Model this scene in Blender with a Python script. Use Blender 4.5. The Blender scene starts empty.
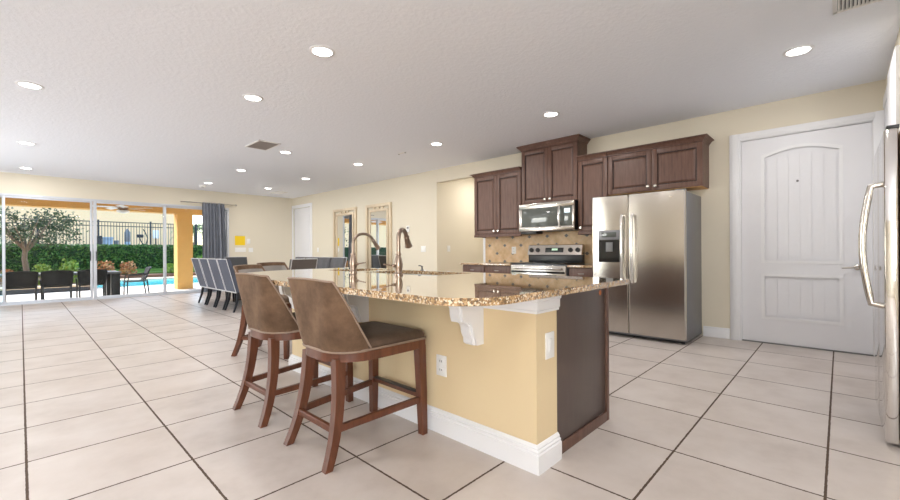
import bpy, bmesh, math, random
from mathutils import Matrix, Vector
random.seed(7)
PI = math.pi
S = bpy.context.scene
COL = S.collection

# ------------------------------------------------------------------ camera, sky, sun, exposure
TH, ROLL, FPX = .8096, -.00536, 409.04
cd = bpy.data.cameras.new('camera'); cam = bpy.data.objects.new('camera', cd); COL.objects.link(cam)
cam.matrix_world = Matrix.Translation((0, 0, 1.10)) @ Matrix.Rotation(-TH, 4, 'Z') @ Matrix.Rotation(PI/2, 4, 'X') @ Matrix.Rotation(ROLL, 4, 'Z')
cd.sensor_width = 36; cd.sensor_fit = 'HORIZONTAL'; cd.lens = FPX/900*36; cd.shift_y = .92/900
cd.clip_start = .02; cd.clip_end = 300
S.camera = cam
w = bpy.data.worlds.new('sky'); S.world = w; w.use_nodes = True
wn = w.node_tree; bgn = wn.nodes['Background']
sk = wn.nodes.new('ShaderNodeTexSky'); sk.sky_type = 'NISHITA'; sk.sun_disc = False
sk.sun_elevation = math.radians(44); sk.sun_rotation = math.radians(-25); sk.air_density = 1.0; sk.dust_density = 1.5
wn.links.new(sk.outputs[0], bgn.inputs[0]); bgn.inputs[1].default_value = .42
sd = bpy.data.lights.new('sun', 'SUN'); sd.energy = 3.2; sd.angle = math.radians(1.0); sd.color = (1, .95, .86)
sun = bpy.data.objects.new('sun', sd); COL.objects.link(sun)
sun.rotation_euler = Vector((.35, -.75, -.80)).to_track_quat('-Z', 'Y').to_euler()
LAMP_W = 7.3; LAMP_COL = (1, .98, .96)
S.view_settings.view_transform = 'Standard'; S.view_settings.look = 'None'; S.view_settings.gamma = 1
S.view_settings.use_curve_mapping = False
S.view_settings.exposure = 0.96
S.cycles.max_bounces = 10; S.cycles.diffuse_bounces = 6; S.cycles.glossy_bounces = 5; S.cycles.transparent_max_bounces = 16
S.cycles.use_denoising = True; S.cycles.sample_clamp_indirect = 6; S.cycles.caustics_reflective = False; S.cycles.caustics_refractive = False

def daylight(name, loc, rot, sx, sy, power, color):
    l = bpy.data.lights.new(name, 'AREA'); l.shape = 'RECTANGLE'; l.size = sx; l.size_y = sy; l.energy = power; l.color = color
    o = bpy.data.objects.new(name, l); COL.objects.link(o); o.location = loc; o.rotation_euler = rot
    return o
# cool area lamps added as fill, at unseen added windows left and behind
UPT = math.radians(18)
daylight('added_fill_light', (-4.1, 9.4, 1.45), (0, -PI/2-UPT, -.35), 1.9, 4.4, 120, (.93, .965, 1))
daylight('added_fill_light', (-2.6, -2.42, 1.5), (PI/2+UPT*1.7, 0, 0), 2.6, 1.7, 150, (.96, .975, 1))

# ------------------------------------------------------------------ materials
class NT:
    def __init__(s, name):
        s.m = bpy.data.materials.new(name); s.m.use_nodes = True; s.t = s.m.node_tree
        s.b = s.t.nodes['Principled BSDF']; s.out = s.t.nodes['Material Output']
    def n(s, typ, **kw):
        nd = s.t.nodes.new(typ)
        for k, v in kw.items(): setattr(nd, k, v)
        return nd
    def put(s, sock, v):
        if hasattr(v, 'is_linked') or hasattr(v, 'links'): s.t.links.new(v, sock)
        else: sock.default_value = v
    def math(s, op, a, b=0.0):
        nd = s.n('ShaderNodeMath', operation=op); s.put(nd.inputs[0], a); s.put(nd.inputs[1], b); return nd.outputs[0]
    def coord(s, kind='Object'): return s.n('ShaderNodeTexCoord').outputs[kind]
    def xyz(s, v):
        nd = s.n('ShaderNodeSeparateXYZ'); s.put(nd.inputs[0], v); return nd.outputs
    def comb(s, a, b, c):
        nd = s.n('ShaderNodeCombineXYZ'); [s.put(nd.inputs[i], v) for i, v in enumerate((a, b, c))]; return nd.outputs[0]
    def noise(s, v, scale, detail=4, rough=.55):
        nd = s.n('ShaderNodeTexNoise'); s.put(nd.inputs['Vector'], v); nd.inputs['Scale'].default_value = scale
        nd.inputs['Detail'].default_value = detail; nd.inputs['Roughness'].default_value = rough; return nd.outputs[0]
    def ramp(s, fac, stops):
        nd = s.n('ShaderNodeValToRGB'); s.put(nd.inputs[0], fac); e = nd.color_ramp.elements
        while len(e) < len(stops): e.new(.5)
        for i, (p, c) in enumerate(stops): e[i].position = p; e[i].color = (*c, 1) if len(c) == 3 else c
        return nd.outputs[0]
    def mix(s, fac, a, b, blend='MIX'):
        nd = s.n('ShaderNodeMix', data_type='RGBA', blend_type=blend)
        s.put(nd.inputs[0], fac); s.put(nd.inputs[6], (*a, 1) if isinstance(a, tuple) else a); s.put(nd.inputs[7], (*b, 1) if isinstance(b, tuple) else b)
        return nd.outputs[2]
    def scale(s, v, sc):
        nd = s.n('ShaderNodeVectorMath', operation='MULTIPLY'); s.put(nd.inputs[0], v); nd.inputs[1].default_value = sc; return nd.outputs[0]
    def bump(s, h, strength=.3, dist=.01):
        nd = s.n('ShaderNodeBump'); nd.inputs['Strength'].default_value = strength; nd.inputs['Distance'].default_value = dist
        s.put(nd.inputs['Height'], h); s.t.links.new(nd.outputs[0], s.b.inputs['Normal'])
    def set(s, col=None, rough=None, metal=None, spec=None, **kw):
        i = s.b.inputs
        if col is not None: s.put(i['Base Color'], (*col, 1) if isinstance(col, tuple) else col)
        if rough is not None: s.put(i['Roughness'], rough)
        if metal is not None: i['Metallic'].default_value = metal
        if spec is not None: i['Specular IOR Level'].default_value = spec
        for k, v in kw.items(): i[k.replace('_', ' ')].default_value = v
        return s
def flat(name, col, rough=.5, metal=0, spec=.5, var=.06, sc=8, bump=0, bsc=80):
    t = NT(name); c = t.coord()
    f = t.noise(c, sc)
    t.set(t.mix(f, tuple(x*(1-var) for x in col), tuple(min(1, x*(1+var)) for x in col)), rough, metal, spec)
    if bump: t.bump(t.noise(c, bsc, 3), bump, .004)
    return t.m
MT = {}
def paint(name, col):
    t = NT(name); c = t.coord(); t.set(t.mix(t.noise(c, 1.3), tuple(x*.985 for x in col), col), .75, 0, .25)
    t.bump(t.noise(c, 120, 3), .08, .003); return t.m
MT['wall'] = paint('wall_paint', (.715, .655, .535))
MT['island_wall'] = paint('warm_lit_wall_paint', (.72, .575, .36))  # wall paint with the warm lamp light put into its colour
def _ceil():
    t = NT('ceiling_texture'); c = t.coord(); t.set((.86, .885, .94), .9, 0, .1)
    n = t.noise(c, 26, 5, .62); t.bump(t.ramp(n, [(.42, (0, 0, 0)), (.6, (1, 1, 1))]), .22, .008); return t.m
MT['ceiling'] = _ceil()
TILE, OX, OY = .61, .0166, .051
def _floor():
    t = NT('floor_tile'); x, y, z = t.xyz(t.coord())
    c = t.coord()
    jit = t.math('MULTIPLY', t.math('SUBTRACT', t.noise(c, 55, 2), .5), .006)
    def line(v, o):
        u = t.math('DIVIDE', t.math('SUBTRACT', v, o), TILE)
        fr = t.math('FRACT', t.math('ADD', u, .5)); d = t.math('MULTIPLY', t.math('ABSOLUTE', t.math('SUBTRACT', fr, .5)), TILE)
        return t.math('ROUND', t.math('FLOOR', u)), d
    ix, dx = line(x, OX); iy, dy = line(y, OY)
    d = t.math('ADD', t.math('MINIMUM', dx, dy), jit)
    g = t.math('LESS_THAN', d, .0054)
    wn = t.n('ShaderNodeTexWhiteNoise', noise_dimensions='2D'); t.put(wn.inputs['Vector'], t.comb(ix, iy, 0.0))
    cloud = t.noise(t.n('ShaderNodeVectorMath', operation='ADD').outputs[0], 3)
    va = t.n('ShaderNodeVectorMath', operation='ADD'); t.put(va.inputs[0], c)
    vs = t.scale(wn.outputs['Color'], (9, 9, 9)); t.put(va.inputs[1], vs)
    cloud = t.noise(va.outputs[0], 2.6, 7, .62)
    base = t.ramp(cloud, [(.3, (.475, .415, .375)), (.5, (.56, .50, .46)), (.72, (.62, .565, .53))])
    base = t.mix(t.math('MULTIPLY', wn.outputs['Value'], .22), base, (.58, .50, .44))
    gc = t.mix(t.noise(c, 40), (.05, .028, .018), (.115, .075, .05))
    t.set(t.mix(g, base, gc), t.math('ADD', t.math('MULTIPLY', g, .5), .36), 0, .45)
    h = t.math('SUBTRACT', t.math('MULTIPLY', cloud, .15), g); t.bump(h, .25, .003)
    return t.m
MT['floor'] = _floor()
MT['white'] = flat('white_trim', (.80, .80, .815), .38, 0, .4, .01)
MT['door_white'] = flat('white_door_paint', (.76, .76, .785), .42, 0, .4, .015)
def _wood(name, a, b, rough=.35, sc=(6, 6, .7)):
    t = NT(name); c = t.scale(t.coord(), sc)
    n = t.noise(c, 6, 6, .6); t.set(t.ramp(n, [(.3, a), (.7, b)]), rough, 0, .45); t.bump(t.noise(c, 30, 3), .05, .002); return t.m
MT['cab'] = _wood('cabinet_wood', (.092, .045, .031), (.158, .083, .060), .42)
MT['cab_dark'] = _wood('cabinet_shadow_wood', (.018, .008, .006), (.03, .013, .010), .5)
MT['panel'] = _wood('island_end_wood', (.085, .062, .054), (.10, .074, .064), .33)
MT['stool_wood'] = _wood('stool_wood', (.085, .028, .013), (.15, .052, .026), .32)
MT['raw'] = _wood('raw_plywood', (.62, .33, .12), (.75, .45, .2), .6)
MT['table_wood'] = _wood('table_wood', (.05, .04, .035), (.09, .07, .06), .35)
def _granite():
    t = NT('granite'); c = t.coord()
    a = t.noise(c, 52, 5, .68); v = t.n('ShaderNodeTexVoronoi'); t.put(v.inputs['Vector'], c); v.inputs['Scale'].default_value = 150
    base = t.ramp(a, [(.36, (.025, .014, .009)), (.46, (.20, .10, .04)), (.54, (.44, .26, .11)), (.64, (.58, .42, .25)), (.76, (.2, .15, .12))])
    vx = t.xyz(v.outputs['Color'])
    base = t.mix(t.math('GREATER_THAN', vx[0], .82), base, (.06, .04, .03))
    base = t.mix(t.math('GREATER_THAN', vx[1], .8), base, (.72, .62, .47))
    big = t.noise(c, 7, 3); base = t.mix(t.math('MULTIPLY', big, .25), base, (.62, .42, .22))
    t.set(base, .04, 0, .75); t.b.inputs['Coat Weight'].default_value = 1.0; t.b.inputs['Coat IOR'].default_value = 1.7; t.b.inputs['Coat Roughness'].default_value = .02; return t.m
MT['granite'] = _granite()
def _steel(name, col=(.62, .58, .53), rough=.24):
    t = NT(name); c = t.scale(t.coord(), (180, 180, 2)); n = t.noise(c, 4, 3)
    t.set(t.mix(n, tuple(x*.94 for x in col), col), t.math('ADD', t.math('MULTIPLY', n, .08), rough), 1.0); return t.m
MT['steel'] = _steel('brushed_steel', rough=.15)
MT['fridge_front'] = flat('polished_fridge_front', (.74, .72, .70), .06, 1)
MT['steel_h'] = flat('polished_steel', (.72, .70, .67), .16, 1)
MT['steel_side'] = flat('grey_appliance_side', (.22, .22, .23), .42, .6)
MT['reflect_tint_steel'] = _steel('warm_reflection_steel', (.70, .55, .44), .3)  # stainless steel, its warm reflection put into the base colour
MT['nickel'] = flat('brushed_nickel', (.62, .58, .52), .25, 1)
MT['bronze'] = flat('brushed_bronze', (.34, .262, .208), .3, .9)
MT['black'] = flat('black_plastic', (.012, .012, .013), .35)
MT['black_glass'] = flat('black_glass', (.01, .011, .012), .06, 0, .6)
MT['mw_glass'] = flat('tinted_oven_glass', (.10, .11, .10), .08, 0, .7)
MT['grey_plastic'] = flat('grey_plastic', (.18, .18, .18), .4)
def _fabric(name, a, b, sc, sheen=.4):
    t = NT(name); c = t.coord(); n = t.noise(c, sc, 5, .65); wv = t.noise(t.scale(c, (1, 1, 4)), 160, 2)
    col = t.mix(t.math('MULTIPLY', wv, .5), t.ramp(n, [(.32, a), (.68, b)]), a)
    t.set(col, .85, 0, .15); t.b.inputs['Sheen Weight'].default_value = sheen; t.b.inputs['Sheen Roughness'].default_value = .4
    t.b.inputs['Sheen Tint'].default_value = (1, .85, .7, 1)
    t.bump(wv, .25, .003); return t.m
MT['velvet'] = _fabric('brown_chenille', (.095, .056, .034), (.225, .138, .085), 7, .12)
MT['velvet_seat'] = _fabric('grey_brown_chenille', (.085, .055, .038), (.155, .105, .074), 6, .12)
MT['velvet_in'] = _fabric('grey_chenille', (.28, .26, .24), (.36, .335, .31), 6)
MT['piping'] = flat('pale_piping', (.27, .19, .14), .6)
MT['blue_fabric'] = _fabric('slate_upholstery', (.075, .085, .115), (.10, .112, .15), 6, .15)
MT['grey_fabric'] = _fabric('grey_upholstery', (.11, .108, .112), (.15, .148, .155), 6, .1)
MT['grey_leather'] = flat('grey_brown_leather', (.10, .085, .075), .45)
MT['dark_leather'] = flat('charcoal_leather', (.035, .036, .04), .45)
MT['white_trim_metal'] = flat('pale_metal_edge', (.66, .66, .68), .35, .4)
MT['dark_metal'] = flat('dark_chair_metal', (.03, .032, .04), .35, .5)
MT['curtain'] = _fabric('grey_curtain', (.175, .187, .22), (.225, .24, .28), 4, .1)
MT['mirror'] = flat('mirror_silver', (.93, .94, .93), .015, 1, var=0)
MT['champagne'] = flat('champagne_frame', (.66, .55, .40), .4, .25)
MT['yellow'] = flat('yellow_paper', (.85, .58, .01), .7, var=.02)
MT['plate'] = flat('white_switch_plate', (.82, .81, .79), .4, var=.01)
def _emit(name, col, st):
    t = NT(name); t.set((.9, .9, .9), .5); t.b.inputs['Emission Color'].default_value = (*col, 1); t.b.inputs['Emission Strength'].default_value = st; return t.m
MT['lens'] = _emit('lamp_lens', (1, .96, .9), 6)
MT['vent_grey'] = flat('grey_beige_vent', (.33, .30, .28), .6)
MT['display'] = _emit('green_display', (.05, .35, .1), .5)
MT['display_blue'] = _emit('blue_display', (.35, .6, .7), .5)
def _glass(name, tint=(.97, .985, .98), refl=1.0):
    t = NT(name); tr = t.n('ShaderNodeBsdfTransparent'); tr.inputs[0].default_value = (*tint, 1)
    gl = t.n('ShaderNodeBsdfGlossy'); gl.inputs['Roughness'].default_value = .01
    fr = t.n('ShaderNodeFresnel'); fr.inputs[0].default_value = 1.45
    mx = t.n('ShaderNodeMixShader'); t.put(mx.inputs[0], t.math('MULTIPLY', fr.outputs[0], refl))
    t.t.links.new(tr.outputs[0], mx.inputs[1]); t.t.links.new(gl.outputs[0], mx.inputs[2]); t.t.links.new(mx.outputs[0], t.out.inputs[0]); return t.m
MT['glass'] = _glass('slider_glass', refl=.3)
MT['glass_teal'] = _glass('stacked_slider_glass', (.78, .93, .95))
MT['alu'] = flat('white_aluminium', (.56, .58, .62), .4, .1)
MT['backsplash'] = None
def _bsplash():
    t = NT('travertine_backsplash'); c = t.coord(); x, y, z = t.xyz(c)
    u = t.math('DIVIDE', t.math('SUBTRACT', y, .06), .343); v = t.math('DIVIDE', t.math('SUBTRACT', z, 1.05), .284)
    a = t.math('ADD', u, v); b = t.math('SUBTRACT', u, v)
    def near(q, k, wd):
        q = t.math('MULTIPLY', q, k); f = t.math('FRACT', t.math('ADD', q, .5)); return t.math('LESS_THAN', t.math('ABSOLUTE', t.math('SUBTRACT', f, .5)), wd)
    acc = t.math('MULTIPLY', t.math('LESS_THAN', t.math('ABSOLUTE', t.math('SUBTRACT', t.math('FRACT', t.math('ADD', a, .5)), .5)), .105),
                 t.math('LESS_THAN', t.math('ABSOLUTE', t.math('SUBTRACT', t.math('FRACT', t.math('ADD', b, .5)), .5)), .105))
    grout = t.math('MAXIMUM', near(a, 1, .012), near(b, 1, .012))
    tone = t.ramp(t.noise(c, 7, 5), [(.3, (.56, .36, .18)), (.7, (.77, .56, .34))])
    col = t.mix(grout, tone, (.62, .50, .36)); col = t.mix(acc, col, (.16, .155, .155))
    t.set(col, .45, 0, .4); return t.m
MT['backsplash'] = _bsplash()
MT['paver'] = flat('pale_pavers', (.72, .69, .65), .8, var=.05, sc=2)
MT['stucco'] = flat('orange_stucco', (.62, .37, .125), .85, bump=.2)
MT['cream'] = flat('cream_stucco', (.90, .62, .35), .85, bump=.2)
MT['roof'] = flat('brown_roof', (.25, .17, .12), .8)
MT['soil'] = flat('mulch', (.16, .085, .055), .95, var=.4, sc=20)
MT['grass'] = flat('lawn', (.16, .27, .05), .9, var=.3, sc=15)
def _leaf(name, a, b):
    t = NT(name); oi = t.n('ShaderNodeNewGeometry'); t.set(t.mix(oi.outputs['Random Per Island'], a, b), .6, 0, .3); return t.m
MT['hedge'] = _leaf('hedge_leaf', (.022, .07, .012), (.12, .24, .045))
MT['tree'] = _leaf('tree_leaf', (.018, .035, .012), (.095, .13, .05))
MT['lime'] = _leaf('lime_leaf', (.10, .20, .02), (.30, .40, .07))
MT['croton'] = _leaf('croton_leaf', (.30, .10, .035), (.52, .28, .11))
MT['palm'] = _leaf('palm_leaf', (.06, .16, .03), (.25, .38, .12))
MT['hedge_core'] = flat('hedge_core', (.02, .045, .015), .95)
MT['bark'] = flat('bark', (.20, .14, .095), .9, var=.3, sc=14)
def _water():
    t = NT('pool_water'); c = t.coord(); n = t.noise(c, 3.5, 3); t.set(t.mix(n, (.02, .42, .52), (.06, .56, .64)), .12, 0, .3); t.bump(t.noise(c, 5, 3), .12, .03); return t.m
MT['water'] = _water()
MT['pool_tile'] = flat('dark_pool_tile', (.03, .035, .045), .3, var=.4, sc=12)
MT['coping'] = flat('tan_coping', (.70, .56, .38), .75)
MT['iron'] = flat('black_iron', (.02, .02, .022), .5)
MT['mesh_black'] = flat('black_woven_resin', (.022, .021, .021), .6, bump=.4, bsc=300)
MT['teal'] = flat('teal_plastic', (.10, .33, .33), .5)
MT['bluegrey'] = flat('blue_grey_plastic', (.30, .38, .44), .5)
MT['basin'] = flat('sink_steel', (.45, .44, .42), .3, .9)

# ------------------------------------------------------------------ mesh helpers
class MB:
    def __init__(s): s.v = []; s.f = []
    def add(s, vs, fs):
        o = len(s.v); s.v += [tuple(p) for p in vs]; s.f += [tuple(i+o for i in f) for f in fs]; return s
    def bx(s, x0, x1, y0, y1, z0, z1, bev=0, M=None):
        bm = bmesh.new(); bmesh.ops.create_cube(bm, size=1)
        for v in bm.verts: v.co = ((x0+x1)/2+v.co.x*(x1-x0), (y0+y1)/2+v.co.y*(y1-y0), (z0+z1)/2+v.co.z*(z1-z0))
        if bev: bmesh.ops.bevel(bm, geom=list(bm.edges), offset=bev, segments=2, affect='EDGES', profile=.5)
        if M is not None: bmesh.ops.transform(bm, matrix=M, verts=bm.verts)
        bm.verts.index_update(); s.add([v.co[:] for v in bm.verts], [[v.index for v in f.verts] for f in bm.faces]); bm.free(); return s
    def prism(s, poly, d0, d1, axis='z'):
        n = len(poly)
        def P(p, d): return {'z': (p[0], p[1], d), 'y': (p[0], d, p[1]), 'x': (d, p[0], p[1])}[axis]
        vs = [P(p, d0) for p in poly]+[P(p, d1) for p in poly]
        s.add(vs, [list(range(n))[::-1], list(range(n, 2*n))]+[[i, (i+1) % n, (i+1) % n+n, i+n] for i in range(n)]); return s
    def rings(s, rs, cap=True, closed=True):
        n = len(rs[0]); vs = [p for r in rs for p in r]; fs = []
        for k in range(len(rs)-1):
            for i in range(n if closed else n-1):
                j = (i+1) % n; fs.append((k*n+i, k*n+j, (k+1)*n+j, (k+1)*n+i))
        if cap: fs += [tuple(range(n))[::-1], tuple((len(rs)-1)*n+i for i in range(n))]
        s.add(vs, fs); return s
    def tube(s, pts, r, seg=10):
        pts = [Vector(p) for p in pts]; rs = []; up = None
        for i, p in enumerate(pts):
            t = (pts[min(i+1, len(pts)-1)]-pts[max(i-1, 0)]).normalized()
            if up is None: up = Vector((0, 0, 1)) if abs(t.z) < .9 else Vector((1, 0, 0))
            a = t.cross(up).normalized(); up = a.cross(t).normalized()
            rr = r[i] if isinstance(r, (list, tuple)) else r
            rs.append([p+a*rr*math.cos(2*PI*k/seg)+up*rr*math.sin(2*PI*k/seg) for k in range(seg)])
        return s.rings(rs)
    def sqbar(s, pts, ws):      # square-section bar through points; ws = (wx, wy) per point, section stays horizontal
        rs = []
        for p, (a, b) in zip(pts, ws):
            rs.append([(p[0]-a/2, p[1]-b/2, p[2]), (p[0]+a/2, p[1]-b/2, p[2]), (p[0]+a/2, p[1]+b/2, p[2]), (p[0]-a/2, p[1]+b/2, p[2])])
        return s.rings(rs)
    def lathe(s, prof, c=(0, 0, 0), seg=24, M=None):
        rs = [[(c[0]+r*math.cos(2*PI*k/seg), c[1]+r*math.sin(2*PI*k/seg), c[2]+z) for k in range(seg)] for r, z in prof]
        if M is not None: rs = [[tuple(M @ Vector(p)) for p in r] for r in rs]
        return s.rings(rs)
    def build(s, name, mat, parent=None, smooth=35):
        me = bpy.data.meshes.new(name); me.from_pydata(s.v, [], s.f); me.update()
        bm = bmesh.new(); bm.from_mesh(me); bmesh.ops.recalc_face_normals(bm, faces=bm.faces); bm.to_mesh(me); bm.free()
        me.materials.append(MT[mat] if isinstance(mat, str) else mat)
        if smooth: me.shade_smooth(); me.set_sharp_from_angle(angle=math.radians(smooth))
        o = bpy.data.objects.new(name, me); COL.objects.link(o)
        if parent: o.parent = parent
        return o
def sweep(path, prof):          # profile (outward offset, z) swept along a 2-D path, mitred; outward = left of travel
    n = len(path); rs = []
    for i, p in enumerate(path):
        p = Vector(p); d0 = (p-Vector(path[i-1])).normalized() if i else None; d1 = (Vector(path[i+1])-p).normalized() if i < n-1 else None
        n0 = Vector((-d0.y, d0.x)) if d0 else None; n1 = Vector((-d1.y, d1.x)) if d1 else None
        if n0 is None: m_ = n1
        elif n1 is None: m_ = n0
        else: m_ = (n0+n1)/(1+n0.dot(n1))
        rs.append([(p.x+m_.x*o, p.y+m_.y*o, z) for o, z in prof])
    return MB().rings(rs)
def box(name, mat, x0, x1, y0, y1, z0, z1, bev=0, parent=None): return MB().bx(x0, x1, y0, y1, z0, z1, bev).build(name, mat, parent)
def tag(o, label, cat, group=None, kind=None):
    o['label'] = label; o['category'] = cat
    if group: o['group'] = group
    if kind: o['kind'] = kind
    return o
def thing(name, label, cat, loc=(0, 0, 0), rz=0, group=None):
    o = bpy.data.objects.new(name, None); COL.objects.link(o); o.location = loc; o.rotation_euler = (0, 0, rz); o.empty_display_size = .1
    return tag(o, label, cat, group)
def struct(o, label=None):
    o['kind'] = 'structure'
    if label: o['label'] = label
    return o
def sroot(name, loc=(0, 0, 0), label=None):
    o = bpy.data.objects.new(name, None); COL.objects.link(o); o.location = loc; return struct(o, label)
KIDS = {}
def dup(root, loc, rz, label, group=None):
    r = root.copy(); COL.objects.link(r); r.location = loc; r.rotation_euler = (0, 0, rz); r['label'] = label
    if group: r['group'] = group
    for ch in list(root.children):
        c = ch.copy(); COL.objects.link(c); c.parent = r
        for g in list(ch.children):
            d = g.copy(); COL.objects.link(d); d.parent = c
    return r

# ------------------------------------------------------------------ room shell
WX, FY, CZ = 6.0, 12.68, 2.80
LX, BY, RY = -4.2, -2.5, -.34
struct(box('floor', 'floor', LX, 8.6, BY, FY, -.1, 0))
struct(box('ceiling', 'ceiling', LX, 8.6, BY, FY+.12, CZ, CZ+.1))
m = MB()                                   # kitchen wall with the entry door, hallway and far door openings
for y0, y1, z0, z1 in ((BY, -.25, 0, CZ), (-.25, .888, 2.43, CZ), (.888, 4.84, 0, CZ), (4.84, 6.09, 2.53, CZ), (6.09, 11.48, 0, CZ), (11.48, 12.60, 2.47, CZ), (12.60, FY+.12, 0, CZ)):
    m.bx(WX, WX+.12, y0, y1, z0, z1)
struct(m.build('wall_right', 'wall', smooth=0))
m = MB()
for x0, x1, z0, z1 in ((LX, -1.72, 0, CZ), (-1.72, 4.13, 2.36, CZ), (4.13, WX, 0, CZ)): m.bx(x0, x1, FY, FY+.12, z0, z1)
struct(m.build('wall_far', 'wall', smooth=0))
m = MB()
for y0, y1, z0, z1 in ((BY, 1.6, 0, CZ), (1.6, 7.2, 0, CZ), (7.2, 11.6, 0, .5), (7.2, 11.6, 2.4, CZ), (11.6, FY, 0, CZ)): m.bx(LX-.12, LX, y0, y1, z0, z1)
struct(m.build('wall_left', 'wall', smooth=0))
m = MB()
for x0, x1, z0, z1 in ((LX, -3.9, 0, CZ), (-3.9, -1.3, 0, .65), (-3.9, -1.3, 2.35, CZ), (-1.3, 3.2, 0, CZ)): m.bx(x0, x1, BY-.12, BY, z0, z1)
m.bx(3.2, 4.36, -1.2, -1.08, 0, CZ); m.bx(3.08, 3.2, BY-.12, -1.08, 0, CZ)
struct(m.build('wall_back', 'wall', smooth=0))
m = MB(); m.bx(4.36, WX, RY-.12, RY, 0, CZ); m.bx(4.36, 4.48, -1.2, RY-.12, 0, CZ)
struct(m.build('wall_side', 'wall', smooth=0))
m = MB(); m.bx(WX+.12, 8.5, 6.09, 6.21, 0, CZ); m.bx(WX+.12, 8.5, 4.72, 4.84, 0, CZ); m.bx(8.5, 8.62, 4.72, 6.21, 0, CZ)
struct(m.build('wall_hallway', 'wall', smooth=0))

def baseboard(name, segs, h=.13, t=.018):
    mb = MB()
    for x0, x1, y0, y1 in segs:
        mb.bx(x0, x1, y0, y1, 0, h-.03, .003); 
        mb.bx(x0+(t*.35 if x1-x0 < .1 else 0), x1, y0, y1, h-.03, h, .004)
    return struct(mb.build(name, 'white'))
baseboard('baseboard_right', [(WX-.018, WX, .978, 1.262), (WX-.018, WX, 6.09, 11.38)])
baseboard('baseboard_far', [(4.16, WX-.02, FY-.018, FY)])
baseboard('baseboard_hallway', [(WX+.12, 8.5, 6.072, 6.09)])

# entry door (door_1): slab with an arched upper panel, casing, lever, peephole, threshold
D1 = sroot('door_1', (WX, .32, 0), 'white panelled entry door with an arched upper panel')
def door_slab():
    mb = MB(); x = .03
    y0, y1, z0, z1 = -.564, .538, .012, 2.40
    py0, py1 = -.335, .335
    # frame of the slab around two recessed panels
    mb.bx(x, x+.04, y0, py0, z0, z1); mb.bx(x, x+.04, py1, y1, z0, z1)
    mb.bx(x, x+.04, py0, py1, z0, .298); mb.bx(x, x+.04, py0, py1, .80, .952)
    top = [(py0, z1), (py1, z1)]+[(py1-(py1-py0)*k/16, 2.19+.075*math.sin(PI*k/16)) for k in range(17)]
    mb.prism(top, x, x+.04, 'x')
    mb.bx(x+.022, x+.04, py0, py1, .298, .80); mb.bx(x+.022, x+.04, py0, py1, .952, 2.28)
    return mb
door_slab().build('door_slab', 'door_white', D1, 20)
def planks(z0, z1, arch):
    mb = MB(); n = 6; a, b = -.335+.035, .335-.035; wd = (b-a)/n
    for i in range(n):
        ya, yb = a+i*wd+.0025, a+(i+1)*wd-.0025
        def top(y): return z1+(.072*math.sin(PI*(.335-y)/.67) if arch else 0)
        mb.prism([(ya, z0), (yb, z0), (yb, top(yb)), (ya, top(ya))], .046, .0525, 'x')
    return mb
planks(.335, .765, False).build('lower_panel', 'door_white', D1, 20)
planks(.987, 2.155, True).build('upper_panel', 'door_white', D1, 20)
def ring(pts_out, pts_in, d0, d1):
    mb = MB(); n = len(pts_out)
    rs = [[(d0, *p) for p in pts_out], [(d1, *p) for p in pts_out], [(d1, *p) for p in pts_in], [(d0, *p) for p in pts_in], [(d0, *p) for p in pts_out]]
    return mb.rings(rs, cap=False)
def arch_pts(y0, y1, z0, z1, rise): return [(y0, z0), (y1, z0)]+[(y1-(y1-y0)*k/16, z1+rise*math.sin(PI*k/16)) for k in range(17)]
ring(arch_pts(-.35, .35, .937, 2.20, .078), arch_pts(-.318, .318, .968, 2.17, .075), .022, .036).build('upper_molding', 'white', D1)
ring(arch_pts(-.35, .35, .283, .815, 0), arch_pts(-.318, .318, .314, .784, 0), .022, .036).build('lower_molding', 'white', D1)
mb = MB(); mb.lathe([(.028, 0), (.03, .006), (.018, .012), (.012, .04)], M=Matrix.Translation((.03, -.455, .905)) @ Matrix.Rotation(-PI/2, 4, 'Y'), seg=16)
mb.tube([(-.01, -.455, .905), (-.018, -.44, .905), (-.02, -.38, .902), (-.016, -.335, .895)], [.011, .011, .009, .006])
mb.build('door_handle', 'nickel', D1)
mb = MB(); mb.lathe([(.012, 0), (.012, .004)], M=Matrix.Translation((.039, .021, 1.868)) @ Matrix.Rotation(-PI/2, 4, 'Y'), seg=12); mb.build('peephole', 'grey_plastic', D1)
mb = MB()                                         # casing and jambs
for a, b in ((-.57-.03-.085, -.57-.0005), (.538+.012, .538+.03+.085)):
    mb.bx(-.02, 0, a, b, 0, 2.49, .004); mb.bx(-.028, -.02, a+(.0 if a > 0 else .0)+.02, b-.02, 0, 2.49, .003)
mb.bx(-.02, 0, -.582, .55, 2.41, 2.49, .004); mb.bx(-.028, -.02, -.582, .55, 2.43, 2.47, .003)
mb.bx(0, .115, .539, .567, 0, 2.43); mb.bx(0, .115, -.5695, -.565, 0, 2.403); mb.bx(0, .115, -.569, .539, 2.403, 2.43)
mb.build('door_casing', 'white', D1)
MB().bx(.0, .1, -.57, .538, .001, .012, .002).build('threshold', 'grey_plastic', D1)
mb = MB()
for z in (.3, 1.15, 2.05): mb.tube([(.022, -.574, z-.045), (.022, -.574, z+.045)], .008, 8)
mb.build('hinge', 'nickel', D1)
# white cased door in the side wall beside the second refrigerator (door_2)
D2 = sroot('door_2', (5.2, RY, 0), 'white casing of the door in the side wall above the second refrigerator')
mb = MB(); mb.bx(-.10, .76, 0, .022, 2.50, 2.60, .004); mb.bx(-.70, -.005, 0, .035, 0, 2.61, .004)
mb.build('door_casing', 'white', D2)
MB().bx(.0, .76, 0, .012, .01, 2.50, .003).build('door_slab', 'door_white', D2)
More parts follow.
